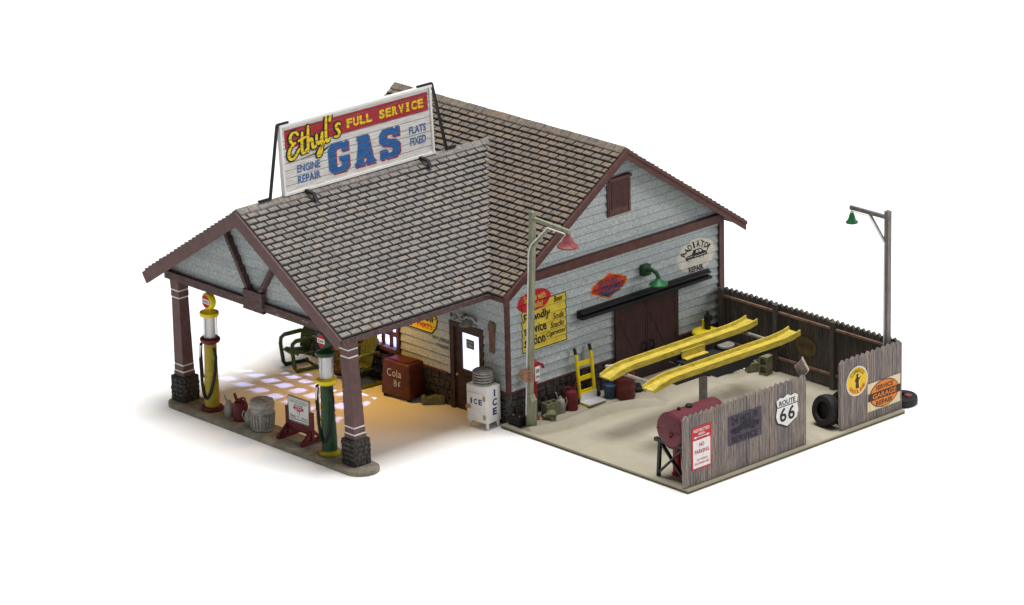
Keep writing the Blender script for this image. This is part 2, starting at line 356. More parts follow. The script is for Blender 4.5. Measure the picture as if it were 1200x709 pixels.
def ell(cx, cy, a, b, n=40, rot=0): 
    c, s_ = math.cos(rot), math.sin(rot)
    return poly([(cx+a*math.cos(t)*c-b*math.sin(t)*s_, cy+a*math.cos(t)*s_+b*math.sin(t)*c) for t in [2*math.pi*i/n for i in range(n)]])
def ring(cx, cy, a, b, w, n=40):
    vs = []; fs = []
    for i in range(n):
        t = 2*math.pi*i/n; vs += [(cx+a*math.cos(t), cy+b*math.sin(t)), (cx+(a-w)*math.cos(t), cy+(b-w)*math.sin(t))]
    for i in range(n):
        j = (i+1) % n; fs.append((2*i, 2*j, 2*j+1, 2*i+1))
    return vs, fs
def shift(t, dx, dy, rot=0.0):
    c, s_ = math.cos(rot), math.sin(rot); return [(a*c-b*s_+dx, a*s_+b*c+dy) for a, b in t[0]], t[1]
def txt(body, cx, cy, w, h, offset=0.012, shear=0.0, rot=0.0): return shift(fit_text(body, w, h, offset, shear), cx, cy, rot)
def arc_txt(body, cx, cy, a, b, t0, t1, size, offset=0.012, flip=False):
    out = []
    for i, ch in enumerate(body):
        t = R(t0+(t1-t0)*(i+0.5)/len(body))
        rot = t-math.pi/2 if not flip else t+math.pi/2
        out.append(shift(fit_text(ch, size*(0.35 if ch == 'I' else 0.8), size, offset), cx+a*math.cos(t), cy+b*math.sin(t), rot))
    return out
def car_shape(cx, cy, w, h):
    p = [(-.5, -.18), (-.5, .02), (-.42, .10), (-.2, .14), (-.08, .40), (.22, .42), (.36, .18), (.48, .12), (.5, -.16), (.38, -.2), (.34, -.34), (.22, -.34), (.18, -.2), (-.2, -.2), (-.24, -.34), (-.36, -.34), (-.4, -.2)]
    return poly([(cx+a*w, cy+b*h) for a, b in p])

# ------------------------------------------------------------------ the setting
GZ = -0.12
g = MB().box((-260, -260, GZ-0.5), (260, 260, GZ)).build('tabletop', 'backdrop'); tag(g, 'seamless white paper sweep under the model', 'backdrop', kind='structure')

WD, OV, EO, HR, HE, LM = 8.76, 0.49, 0.58, 7.38, 4.03, 9.63
LX0 = 7.62; Y0 = -0.33; WF = 8.62
def seg_d(p, a, b):
    ax, ay = a; bx, by = b; px, py = p; dx, dy = bx-ax, by-ay
    t = max(0, min(1, ((px-ax)*dx+(py-ay)*dy)/(dx*dx+dy*dy))); return math.hypot(px-ax-t*dx, py-ay-t*dy)
ruts = [[(.95, -.1), (1.25, .7), (1.22, 1.6), (1.15, 2.5), (1.35, 3.4), (1.8, 4.1)], [(7.5, 1.9), (5.2, 2.1), (3.9, 2.9), (3.0, 3.9), (2.6, 5.0)],
        [(7.5, 5.1), (6.0, 5.2), (4.4, 5.8), (2.6, 6.4)]]
def chaikin(p):
    for _ in range(3):
        q = [p[0]]
        for a, b in zip(p, p[1:]): q += [(a[0]*.75+b[0]*.25, a[1]*.75+b[1]*.25), (a[0]*.25+b[0]*.75, a[1]*.25+b[1]*.75)]
        p = q+[p[-1]]
    return p
ruts = [chaikin(r) for r in ruts]
stains = [(2.8, 6.25, 0.62, 0.42), (1.85, 7.5, 0.45, 0.5), (4.3, 5.6, 0.35, 0.2), (1.0, 4.7, 0.8, 0.3), (3.4, 4.3, 1.0, 0.22)]
nx, ny = 150, 176; vs = []; att = []
for j in range(ny+1):
    for i in range(nx+1):
        x = LX0*i/nx; y = Y0+(WF-Y0)*j/ny
        z = 0.0; st = 0.0
        for rt in ruts:
            d = min(seg_d((x, y), a, b) for a, b in zip(rt, rt[1:]))
            z += (0.10*math.exp(-(d/0.17)**2)-0.06*math.exp(-((d-0.33)/0.12)**2)) if rt is ruts[0] else (-0.03*math.exp(-(d/0.13)**2)+0.025*math.exp(-((d-0.27)/0.10)**2))
            st = max(st, 0.42*math.exp(-((d-.32)/0.10)**2)) if rt is ruts[0] else max(st, 0.26*math.exp(-(d/0.15)**2))
        for sx, sy, rad, k in stains:
            d = math.hypot(x-sx, (y-sy)*0.8)/rad
            st = max(st, k*math.exp(-max(0, d-0.75)**2*22)*(0.75+0.25*math.sin(7*x+5*y))); z += -0.014*math.exp(-(d/0.8)**4)
        if st < 0.12 and x > 0: st = 0.12*(0.5+0.5*math.sin(1.7*x+0.6*math.sin(2.3*y))*math.sin(1.3*y))
        if min(LX0-x, y-Y0, WF-y) < 0.18: z *= 0.0
        vs.append((x, y, z)); att.append(st)
fs = []; fr = []
for j in range(ny):
    for i in range(nx):
        a = j*(nx+1)+i; fs.append((a, a+1, a+nx+2, a+nx+1)); fr.append((att[a]+att[a+1]+att[a+nx+2]+att[a+nx+1])/4)
lot = MB(); lot.v = [Vector(v) for v in vs]; lot.f = fs; lot.r = fr; lot.sm = [True]*len(fs)
lot.box((0, Y0, GZ+0.03), (LX0, WF, -0.06), 0.0)
for a, b in (((0, Y0), (LX0, Y0)), ((LX0, Y0), (LX0, WF)), ((LX0, WF), (0, WF)), ((0, WF), (0, Y0))):
    lot.add([(a[0], a[1], 0), (b[0], b[1], 0), (b[0], b[1], GZ), (a[0], a[1], GZ)], [(0, 1, 2, 3)], 0.42)
tag(lot.build('yard_ground', 'lot'), 'sandy beige yard beside the garage with worn tyre ruts', 'ground', kind='structure')
# porch kerb: rounded slab
cb = []
for cx, a0 in ((-8.25, 90), (-0.38, -90)):
    for k in range(13):
        t = R(a0+180*k/12); cb.append((cx+0.53*math.cos(t), -5.385+0.53*math.sin(t)))
kb = MB().prism(cb, GZ, -0.012); kb.prism([((x+4.315)*0.997-4.315, (y+5.385)*0.975-5.385) for x, y in cb], -0.012, 0)
tag(kb.build('pump_island', 'curb'), 'long grey concrete pump island with rounded ends', 'kerb', kind='structure')

# ------------------------------------------------------------------ the building
B = thing('gas_station_building', 'grey sided garage with shingled roofs and a canopy over the pumps', 'building')
def siding(mb, fr, z0, z1, urange):
    """lap boards from z0 to z1; urange(z) -> (u0,u1); fr=(O,u,n)"""
    O, u, n = fr; k = math.floor((z0-LAPZ)/LAP)
    while LAPZ+k*LAP < z1-1e-4:
        a = max(z0, LAPZ+k*LAP); b = min(z1, LAPZ+(k+1)*LAP); mz = LAPZ+k*LAP+.87*LAP; k += 1
        if b-a < 1e-3: continue
        rn = random.random(); P = lambda uu, z, h: O+u*uu+n*h+Vector((0, 0, z))
        for a_, b_, oa, ob in ((a, min(b, mz), lapoff(a+1e-5), lapoff(min(b, mz)-1e-5)), (max(a, mz), b, .004, .004)):
            if b_-a_ < 1e-3: continue
            ua, ub = urange(a_), urange(b_)
            if ua[1]-ua[0] < 0.01: continue
            if ub[1] < ub[0]: m_ = (ub[0]+ub[1])/2; ub = (m_-.005, m_+.005)
            mb.add([P(ua[0], a_, oa), P(ua[1], a_, oa), P(ub[1], b_, ob), P(ub[0], b_, ob), P(ua[0], a_, -0.03), P(ua[1], a_, -0.03), P(ub[1], b_, -0.03), P(ub[0], b_, -0.03)],
                   [(0, 1, 2, 3), (0, 4, 5, 1), (3, 2, 6, 7), (0, 3, 7, 4), (1, 5, 6, 2)], rn)
slope = (HR-HE)/(WD/2+EO)
def main_z(y): return HE+slope*(y+EO) if y < WD/2 else HE+slope*(WD+EO-y)
XL = -9.15
# gable wall (X = 0)
gf = (Vector((0, 0, 0)), Vector((0, 1, 0)), Vector((1, 0, 0)))
def gable_u(z):
    if z <= 4.2: return (0.0, WD)
    d = (z-HE+0.10)/slope-EO; return (max(0, d), min(WD, WD-d))
s1 = MB(); siding(s1, gf, 0.90, 4.02, gable_u); siding(s1, gf, 4.02, 7.1, gable_u)
s1.build('gable_wall', 'siding', B)
# front wall (Y = 0)
ff = (Vector((0, 0, 0)), Vector((1, 0, 0)), Vector((0, -1, 0)))
WX0, WX1, WZ0, WZ1 = -8.02, -4.75, 1.08, 2.72
DX0, DX1, DZ1 = -2.42, -0.98, 2.58
s2 = MB()
siding(s2, ff, 0.90, 3.95, lambda z: (XL, WX0-.1)); siding(s2, ff, 0.90, 3.95, lambda z: (WX1+.1, DX0)); siding(s2, ff, 0.90, 3.95, lambda z: (DX1, 0))
siding(s2, ff, WZ1+.1, 3.95, lambda z: (WX0-.1, WX1+.1)); siding(s2, ff, DZ1, 3.95, lambda z: (DX0, DX1))
s2.build('front_wall', 'siding', B)
# solid shell behind the siding
sh = MB()
for x0, x1, z0, z1 in ((XL, WX0, GZ, 4.1), (WX1, DX0+.05, GZ, 4.1), (DX1-.05, -0.03, GZ, 4.1), (WX0, WX1, GZ, WZ0), (WX0, WX1, WZ1, 4.1), (DX0+.05, DX1-.05, DZ1-.05, 4.1)):
    sh.box((x0, 0.031, z0), (x1, 0.20, z1))
sh.box((DX0+.05, 0.09, GZ), (DX1-.05, 0.20, DZ1-.05))
sh.box((XL, WD-.2, GZ), (-0.03, WD, 4.1))
for x0, x1 in ((XL, XL+.2), (-.2, -.031)):
    sh.prism([(0.2, GZ), (WD-.2, GZ), (WD-.2, main_z(WD-.2)-.2), (WD/2, HR-.2), (0.2, main_z(.2)-.2)], x0, x1, (Vector((0, 0, 0)), Vector((0, 1, 0)), Vector((0, 0, 1)), Vector((1, 0, 0))))
sh.build('inner_wall', 'interior', B)
# stone skirt
sk = MB()
def stone_course(mb, O, u, n, L_, z0, z1, rows, d=0.07, sk_=0.33):
    h = (z1-z0)/rows
    for k in range(rows):
        p = -random.random()*sk_
        while p < L_:
            w = sk_*random.uniform(.7, 1.4); a = max(0, p); b = min(L_, p+w-.015); p += w
            if b-a < .03: continue
            e = d*random.uniform(.55, 1.0)
            q = [O+u*a, O+u*b]; z_0, z_1 = z0+k*h+.006, z0+(k+1)*h-.006
            mb.add([q[0]+Vector((0, 0, z_0)), q[1]+Vector((0, 0, z_0)), q[1]+Vector((0, 0, z_1)), q[0]+Vector((0, 0, z_1)),
                    q[0]+u*.02+n*e+Vector((0, 0, z_0+.02)), q[1]-u*.02+n*e+Vector((0, 0, z_0+.02)), q[1]-u*.02+n*e+Vector((0, 0, z_1-.02)), q[0]+u*.02+n*e+Vector((0, 0, z_1-.02))],
                   [(4, 5, 6, 7), (0, 1, 5, 4), (1, 2, 6, 5), (2, 3, 7, 6), (3, 0, 4, 7)], random.random())
stone_course(sk, Vector((0, 0.0, 0)), Vector((0, 1, 0)), Vector((1, 0, 0)), 4.15, 0, .85, 4)
stone_course(sk, Vector((0, 6.87, 0)), Vector((0, 1, 0)), Vector((1, 0, 0)), WD-6.87, 0, .85, 4)
stone_course(sk, Vector((DX1, 0, 0)), Vector((1, 0, 0)), Vector((0, -1, 0)), -DX1, GZ, .85, 4)
stone_course(sk, Vector((XL, 0, 0)), Vector((1, 0, 0)), Vector((0, -1, 0)), DX0-XL, GZ, .85, 4)
sk.box((-.03, 0, 0.001), (.008, 4.15, .86)); sk.box((-.03, 6.87, 0.001), (.008, WD, .86)); sk.box((XL, -.008, GZ), (DX0, .03, .86)); sk.box((DX1, -.008, GZ), (0, .03, .86))
sk.build('stone_skirt', 'stone', B)
# trim boards
tr_ = MB()
tr_.box((-.035, -.085, 0.86), (.085, .035, 4.0)); tr_.box((-.05, WD-.14, GZ+.02), (.12, WD+.06, 4.22))
tr_.box((0, .035, .855), (.09, 4.15, .915)); tr_.box((0, 6.87, .855), (.10, WD-.14, .925))
tr_.box((DX1+.02, -.10, .855), (-.035, 0, .915)); tr_.box((WX1+.12, -.10, .855), (DX0-.12, 0, .92))
tr_.build('wall_trim', 'trim', B)
MB().box((0, .05, 4.07), (.13, WD-.02, 4.36)).box((.13, .05, 4.28), (.16, WD-.02, 4.34)).build('belt_board', 'trim', B)
sp = MB().box((-.045, -.09, 0), (.09, .045, .86)); sp.build('corner_post', 'stone', B)
# vent in the gable
vt = MB().box((.02, 4.0, 5.30), (.10, 4.94, 6.47)).box((.10, 4.04, 6.38), (.17, 4.94, 6.47))
v_ = vt.build('gable_vent', 'trim', B)
lv = MB()
for i in range(17): lv.box((.10, 4.14, 5.52+i*.05), (.125, 4.80, 5.55+i*.05))
lv.box((.10, 4.06, 5.32), (.115, 4.11, 6.36)).box((.10, 4.84, 5.32), (.115, 4.90, 6.36)); lv.build('louvre', 'trim', v_)
# window: frame, muntins, panes
wf = MB()
wf.box((WX0-.12, -.13, WZ0-.12), (WX0, .05, WZ1+.12)); wf.box((WX1, -.13, WZ0-.12), (WX1+.12, .05, WZ1+.12))
wf.box((WX0, -.13, WZ1), (WX1, .05, WZ1+.12)); wf.box((WX0, -.16, WZ0-.12), (WX1, .05, WZ0))
nc, nr = 9, 4; cw = (WX1-WX0)/nc; rh = (WZ1-WZ0)/nr
for i in range(1, nc): wf.box((WX0+i*cw-.062, -.02, WZ0), (WX0+i*cw+.062, .03, WZ1))
for j in range(1, nr): wf.box((WX0, -.019, WZ0+j*rh-.07), (WX1, .029, WZ0+j*rh+.07))
win = wf.build('window', 'trim', B)
MB().add([(WX0, .012, WZ0), (WX1, .012, WZ0), (WX1, .012, WZ1), (WX0, .012, WZ1)], [(0, 1, 2, 3)]).build('pane', 'glass', win)
# front door
dm = mat('dark_brown_door', (0.060, 0.030, 0.022), 0.6, 0.3, 5); M['door'] = dm
d = MB().box((DX0, -.085, GZ), (DX0+.17, .06, DZ1)).box((DX1-.17, -.085, GZ), (DX1, .06, DZ1)).box((DX0+.17, -.085, DZ1-.14), (DX1-.17, .06, DZ1))
dr = d.build('front_door', 'door', B)
GX0, GX1, GZ0, GZ1 = -1.96, -1.14, 1.16, 2.30
lf = MB().box((DX0+.17, -.02, GZ), (GX0, .07, DZ1-.14)).box((GX1, -.02, GZ), (DX1-.17, .07, DZ1-.14)).box((GX0, -.02, GZ), (GX1, .07, GZ0)).box((GX0, -.02, GZ1), (GX1, .07, DZ1-.14))
lf.box((GX0+.06, -.045, .25), (GX1-.06, -.02, .95))
lf.build('door_leaf', 'door', dr)
MB().box((GX0, .02, GZ0), (GX1, .05, GZ1)).build('lit_glass', 'doorglow', dr)
dn = Decal((-1.63, .02, 1.98), (1, 0, 0), (0, 0, 1), (0, -1, 0))
dn.mesh('door_notice', 'fpurple', [rect(-.17, -.14, .17, .14)], 0, dr)
dn.mesh('notice_lettering', 'fwhite', [txt('WE ARE', 0, .06, .26, .07), txt('OPEN', 0, -.05, .26, .10)], 1, dr)
MB().lathe([(.03, 0), (.05, .03), (.03, .06)], 12, TX(-2.16, -.02, .95) @ RX(R(90))).build('door_knob', 'brass', dr)
# sliding barn door on the gable side
bd = MB().box((.085, 4.2, 0.03), (.14, 6.82, 2.66)); bdo = bd.build('sliding_door', 'barn', B)
fr = MB()
for y0, y1 in ((4.2, 4.34), (5.44, 5.50), (5.52, 5.58), (6.68, 6.82)): fr.box((.14, y0, .03), (.152, y1, 2.66))
for z0 in (.03, 2.10): 
    fr.box((.14, 4.34, z0), (.151, 5.44, z0+.14)); fr.box((.14, 5.58, z0), (.151, 6.68, z0+.14))
fr.bar((.143, 5.42, .18), (.143, 4.36, 2.1), .10, .014, (1, 0, 0)); fr.bar((.143, 6.66, .18), (.143, 5.60, 2.1), .10, .014, (1, 0, 0))
fr.build('door_brace', 'barn', bdo)
for y in (5.36, 5.66): MB().tube([(.17, y, .88), (.27, y, .90), (.29, y, 1.0), (.27, y, 1.1), (.17, y, 1.12)], .035, 8).build('door_handle', 'black', bdo)
rl = MB().box((.07, 2.7, 2.50), (.30, 8.08, 2.58)).box((.07, 2.7, 2.58), (.16, 8.08, 2.74)).box((.16, 2.72, 2.70), (.24, 8.06, 2.78)).box((.24, 2.71, 2.66), (.30, 8.07, 2.72)).box((.30, 2.70, 2.50), (.335, 8.08, 2.56))
rl.build('door_rail', 'black', B)

# ---- roofs
def shingles(mb, O, E, Sv, N, keep, w=0.383, ex=0.208):
    le, ls = E.length, Sv.length; e, s_ = E.normalized(), Sv.normalized(); rows = round(ls/ex); ex = ls/rows
    for j in range(rows):
        x = -(w/2 if j % 2 else 0)
        while x < le:
            a = max(0, x)+.024; b = min(le, x+w)-.024; x += w
            if b-a < .05: continue
            t0 = j*ex+.042+random.uniform(-.007, .007); t1 = (j+1)*ex-.008
            jt = random.uniform(-.008, .008)
            pa, pb, pc, pd = O+e*a+s_*t0, O+e*b+s_*t0, O+e*b+s_*t1, O+e*a+s_*t1
            if not keep((pa+pb+pc+pd)/4): continue
            h0, h1 = .078+jt, .034+jt
            mb.add([pa+N*h0, pb+N*h0, pc+N*h1, pd+N*h1, pa+N*.004, pb+N*.004, pc-N*.01, pd-N*.01], [(0, 1, 2, 3), (0, 4, 5, 1), (1, 5, 6, 2), (3, 7, 4, 0), (2, 6, 7, 3)], random.random()**1.2)
KX, KD, KHR, KHE, KW = -4.55, 6.15, 6.83, 4.05, 4.42
cslope = (KHR-KHE)/KW
def can_z(x): return KHR-cslope*abs(x-KX)
fX = (Vector((0, 0, 0)), Vector((0, 1, 0)), Vector((0, 0, 1)), Vector((1, 0, 0)))
fY = (Vector((0, 0, 0)), Vector((1, 0, 0)), Vector((0, 0, 1)), Vector((0, 1, 0)))
T_ = 0.15
rb = MB().prism([(-EO, HE), (WD/2, HR), (WD+EO, HE), (WD+EO, HE-T_), (WD/2, HR-T_), (-EO, HE-T_)], -LM, OV-.005, fX)
mr = rb.build('main_roof', 'roof_base', B)
mN = Vector((0, -slope, 1)).normalized(); mN2 = Vector((0, slope, 1)).normalized()
ms = MB()
shingles(ms, Vector((-LM, -EO, HE)), Vector((LM+OV, 0, 0)), Vector((0, WD/2+EO, HR-HE)), mN, lambda p: not (abs(p.x-KX) < KW and p.z < can_z(p.x)-.12))
shingles(ms, Vector((OV, WD+EO, HE)), Vector((-LM-OV, 0, 0)), Vector((0, -WD/2-EO, HR-HE)), mN2, lambda p: True)
ms.build('roof_shingles', 'shingle_main', mr)
rc = MB()
def caps(mb, P0, dirv, L_, lat, sl, w=.375, wid=.20):
    k = int(L_/w)+1
    for i in range(k):
        a = P0+dirv*(i*w+.008); b = P0+dirv*min((i+1)*w-.012, L_)
        if (b-a).dot(dirv) < .04: continue
        t = random.uniform(-.006, .006)
        vs = []
        for q, h in ((a, .085+t), (b, .085+t)):
            vs += [q+Vector((0, 0, h)), q+lat*wid+Vector((0, 0, h-sl*wid)), q-lat*wid+Vector((0, 0, h-sl*wid)), q+lat*wid+Vector((0, 0, h-sl*wid-.05)), q-lat*wid+Vector((0, 0, h-sl*wid-.05))]
        mb.add(vs, [(0, 1, 6, 5), (0, 5, 7, 2), (0, 2, 4, 3, 1), (5, 6, 8, 9, 7), (1, 3, 8, 6), (2, 7, 9, 4)], random.random())
caps(rc, Vector((-LM, WD/2, HR)), Vector((1, 0, 0)), LM+OV, Vector((0, 1, 0)), slope)
rc.build('ridge_cap', 'shingle_main', mr)
# rake boards and eave boards of the main roof
rk = MB()
for sx in (OV-.004, -LM-.05):
    for a, b, kx in (((-EO, HE), (WD/2, HR), 1), ((WD+EO, HE), (WD/2, HR), -1)):
        x1 = sx+.055
        rk.prism([a, b, (b[0], b[1]-.27), (a[0], a[1]-.27)] if kx > 0 else [b, a, (a[0], a[1]-.27), (b[0], b[1]-.27)], sx, x1, fX)
rk.build('rake_board', 'trim', mr)
rk = MB()
for a, b in (((-EO, HE), (WD/2, HR)), ((WD+EO, HE), (WD/2, HR))): rk.prism([(a[0], a[1]+.03), (b[0], b[1]+.03), (b[0], b[1]-.08), (a[0], a[1]-.08)], OV+.051, OV+.10, fX)
rk.build('rake_edge', 'trim', mr)
ee = MB()
ee.box((-LM, -EO-.012, HE-.14), (KX-KW-.4, -EO+.03, HE)); ee.box((KX+KW+.05, -EO-.012, HE-.14), (OV-.004, -EO+.03, HE)); ee.box((-LM, WD+EO-.03, HE-.14), (OV-.004, WD+EO+.012, HE))
ee.build('eave_board', 'trim', mr)

# canopy roof
yr = (KHR-HE)/slope-EO
cn = Vector((cslope, 0, 1)).normalized(); cn2 = Vector((-cslope, 0, 1)).normalized()
cr_ = MB(); 
# each slope runs back to the valley with the main roof
for sgn in (1, -1):
    e0 = Vector((KX+sgn*KW, -KD, KHE)); r0 = Vector((KX, -KD, KHR)); r1 = Vector((KX, yr, KHR)); e1 = Vector((KX+sgn*KW, (KHE-HE)/slope-EO, KHE))
    dz = Vector((0, 0, -.13)); q = [e0, r0, r1, e1]
    cr_.add(q+[p+dz for p in q], [(0, 1, 2, 3), (7, 6, 5, 4), (0, 4, 5, 1), (1, 5, 6, 2), (2, 6, 7, 3), (3, 7, 4, 0)])
cro = cr_.build('canopy_roof', 'roof_base', B)
cs = MB(); keepc = lambda p: p.z > main_z(p.y)-.10 if p.y > -EO-.2 else True
shingles(cs, Vector((KX+KW, -KD, KHE)), Vector((0, KD+yr+.2, 0)), Vector((-KW, 0, KHR-KHE)), cn, keepc)
shingles(cs, Vector((KX-KW, yr+.2, KHE)), Vector((0, -KD-yr-.2, 0)), Vector((KW, 0, KHR-KHE)), cn2, keepc)
cs.build('roof_shingles', 'shingle', cro)
cc = MB(); caps(cc, Vector((KX, -KD, KHR)), Vector((0, 1, 0)), KD+yr+.12, Vector((1, 0, 0)), cslope, wid=.2); cc.build('ridge_cap', 'shingle', cro)
bb = MB()
for sgn in (1, -1):
    a = (KX+sgn*(KW+.02), KHE-.02); b = (KX+sgn*.0, KHR+.0); nrm = (-.36*.53, -.36*.85)
    # square cut lower end
    dx, dz = (KX-a[0]), KHR-KHE; l = math.hypot(dx, dz); px, pz = (dz/l*.36*(-1 if dx > 0 else 1)*-1, -abs(dx)/l*.36)
    low = (a[0]+(.36*dz/l)*(1 if dx > 0 else -1), a[1]-.36*abs(dx)/l)
    bb.prism([a, (KX, KHR), (KX, KHR-.36*l/abs(dx)), low] if sgn < 0 else [(KX, KHR), a, low, (KX, KHR-.36*l/abs(dx))], -KD-.06, -KD+.0, fY)
bb.build('bargeboard', 'trim_light', cro)
ge = MB()
for sgn in (1, -1):
    ge.box((KX+sgn*(KW-.02), -KD+.002, KHE-.17), (KX+sgn*(KW+.05), (KHE-HE)/slope-EO, KHE-.02))
ge.build('eave_board', 'trim_worn', cro)
# underside boards
us = MB()
for sgn in (1, -1):
    q = [Vector((KX+sgn*(KW-.05), -KD+.01, KHE-.12)), Vector((KX, -KD+.01, KHR-.15)), Vector((KX, .0, KHR-.15)), Vector((KX+sgn*(KW-.05), .0, KHE-.12))]
    us.add(q+[p+Vector((0, 0, -.03)) for p in q], [(0, 1, 2, 3), (7, 6, 5, 4), (0, 4, 5, 1), (1, 5, 6, 2), (2, 6, 7, 3), (3, 7, 4, 0)])
us.build('canopy_soffit', 'trim', cro)
# canopy gable panel with truss
cf = (Vector((0, -5.46, 0)), Vector((1, 0, 0)), Vector((0, -1, 0)))
def can_u(z):
    d = (KHR-.2-z)/cslope; return (KX-d, KX+d)
s3 = MB(); siding(s3, cf, 4.0, 6.6, can_u); s3.box((KX-4.0, -5.43, 3.98), (KX+4.0, -5.40, 4.3))
s3.build('canopy_gable', 'siding', B)
bm_ = MB().box((-8.64, -5.66, 3.81), (-0.42, -5.38, 4.05)); bm_.box((-8.66, -5.5, 3.80), (-8.28, .0, 4.02)); bm_.box((-0.80, -5.5, 3.80), (-.42, .0, 4.02))
bm_.build('canopy_beam', 'trim_worn', B)
ts = MB().box((-4.92, -5.74, 3.80), (-4.08, -5.60, 4.36)); ts.box((-4.96, -5.73, 3.76), (-4.04, -5.62, 3.80))
ts.bar((-4.75, -5.60, 4.30), (-5.72, -5.60, 5.85), .12, .20, (0, 1, 0)); ts.bar((-4.28, -5.60, 4.30), (-3.38, -5.60, 5.62), .12, .20, (0, 1, 0))
ts.build('gable_truss', 'trim_worn', B)
# posts
for cx, lean in ((-8.38, -.02), (-.70, -.06)):
    po = MB(); c = (cx, -5.28)
    def frus(z0, z1, a0, a1):
        vs = []
        for z, a in ((z0, a0), (z1, a1)):
            ox = lean*(z-.78)
            vs += [(c[0]+ox-a, c[1]-a, z), (c[0]+ox+a, c[1]-a, z), (c[0]+ox+a, c[1]+a, z), (c[0]+ox-a, c[1]+a, z)]
        return vs, [(3, 2, 1, 0), (4, 5, 6, 7), (0, 1, 5, 4), (1, 2, 6, 5), (2, 3, 7, 6), (3, 0, 4, 7)]
    for z0, z1, a0, a1 in ((.74, .90, .22, .22), (.94, 1.10, .205, .205), (1.14, 3.18, .20, .175), (3.22, 3.40, .185, .185), (3.44, 3.81, .185, .20)): po.add(*frus(z0, z1, a0, a1))
    pp = po.build('canopy_post', 'trim_light', B)
    wb = MB()
    for z0, z1, a in ((.896, .944, .212), (1.096, 1.144, .20), (3.176, 3.224, .177), (3.396, 3.444, .182)): wb.add(*frus(z0, z1, a, a))
    wb.build('post_band', 'white_band', pp)
    sb = MB(); sb.box((cx-.29, c[1]-.29, 0.001), (cx+.29, c[1]+.29, .76))
    for u_d, n_d, o_ in (((1, 0, 0), (0, -1, 0), (cx-.28, c[1]-.28, 0)), ((0, 1, 0), (1, 0, 0), (cx+.28, c[1]-.28, 0)), ((0, -1, 0), (-1, 0, 0), (cx-.28, c[1]+.28, 0)), ((-1, 0, 0), (0, 1, 0), (cx+.28, c[1]+.28, 0))):
        stone_course(sb, Vector(o_), Vector(u_d), Vector(n_d), .56, .005, .74, 5, .055, .2)
    sb.build('stone_base', 'stone', pp)

# ------------------------------------------------------------------ roof billboard
bs = thing('roof_billboard', 'long white board sign with red band and blue GAS lettering standing on the canopy ridge', 'sign', (-4.50, 0, 6.90), rot=(0, R(-3), 0))
BY0, BY1, BZ0, BZ1 = -4.36, 1.36, 0.05, 2.03
pn = MB()
nb = 9; bh = (BZ1-BZ0)/nb
for i in range(nb): pn.box((-.09, BY0, BZ0+i*bh+.009), (.0, BY1, BZ0+(i+1)*bh-.009), random.random())
pn.build('sign_board', 'signwhite', bs)
MB().box((-.10, BY0, BZ0), (-.028, BY1, BZ1)).build('sign_backing', 'grey', bs)
fm = MB()
for a, b in (((BY0-.05, BZ0-.05), (BY1+.05, BZ0+.02)), ((BY0-.05, BZ1-.02), (BY1+.05, BZ1+.05))): fm.box((-.11, a[0], a[1]), (.045, b[0], b[1]))
for y in (BY0, BY1): fm.box((-.105, y-.05, BZ0+.02), (.04, y+.02, BZ1-.02))
fm.build('sign_frame', 'white', bs)
dB = Decal((.002, (BY0+BY1)/2, (BZ0+BZ1)/2), (0, 1, 0), (0, 0, 1), (1, 0, 0))
hw = (BY1-BY0)/2; dB.cuts = [BZ0+i*bh-(BZ0+BZ1)/2 for i in range(1, nb)]
dB.mesh('red_band', 'signred', [rect(-hw+.12, .30, hw-.12, .86)], 0, bs)
fs_ = [txt(ch, -.30+i*.250, .57, .215 if ch != 'I' else .09, .27, .045) for i, ch in enumerate('FULL SERVICE') if ch != ' ']
fs_ += [rect(-.30+i*.250-.07, .57+d-.02, -.30+i*.250+.07, .57+d+.02) for i, ch in enumerate('FULL SERVICE') if ch in 'I' for d in (-.115, .115)]
dB.mesh('service_lettering', 'signyellow', fs_, 1, bs)
SC = {'E': [[(.80, .82), (.62, 1.0), (.34, .96), (.22, .76), (.38, .58), (.58, .56)], [(.55, .56), (.20, .46), (.04, .22), (.18, .0), (.48, .02), (.80, .26)]],
      't': [[(.32, .95), (.24, .5), (.20, .12), (.32, .0), (.52, .14)], [(.04, .66), (.58, .70)]],
      'h': [[(.24, 1.1), (.16, .55), (.10, 0)], [(.12, .28), (.30, .54), (.44, .46), (.42, .12), (.52, .0), (.64, .10)]],
      'y': [[(.10, .55), (.08, .22), (.22, .08), (.42, .28), (.50, .55)], [(.50, .55), (.44, .0), (.28, -.40), (.08, -.42), (.12, -.22), (.58, .08)]],
      'l': [[(.30, 1.12), (.20, .5), (.16, .10), (.28, .0), (.42, .12)]], "'": [[(.20, 1.12), (.10, .84)]],
      's': [[(.50, .50), (.34, .60), (.18, .50), (.30, .32), (.44, .16), (.30, .0), (.06, .08)]]}
def smooth(p):
    p = list(p)
    for _ in range(3):
        q = [p[0]]
        for a, b in zip(p, p[1:]): q += [(a[0]*.75+b[0]*.25, a[1]*.75+b[1]*.25), (a[0]*.25+b[0]*.75, a[1]*.25+b[1]*.75)]
        p = q+[p[-1]]
    return p
def brush(p, w):
    """a brush stroke: swells on the down stroke, round ends"""
    out = []; vs = []; k = len(p)
    for i in range(k):
        a = p[max(i-1, 0)]; b = p[min(i+1, k-1)]; dx, dy = b[0]-a[0], b[1]-a[1]; l = math.hypot(dx, dy) or 1
        ww = w*(.72+.38*abs(dy)/l)*(.75+.25*math.sin(math.pi*i/(k-1)))
        vs += [(p[i][0]-dy/l*ww, p[i][1]+dx/l*ww), (p[i][0]+dy/l*ww, p[i][1]-dx/l*ww)]
    out.append((vs, [(2*i, 2*i+1, 2*i+3, 2*i+2) for i in range(k-1)]))
    for e in (p[0], p[-1]): out.append(ell(e[0], e[1], w*.70, w*.70, 14))
    return out
inn = []; outl = []; cx_ = 0
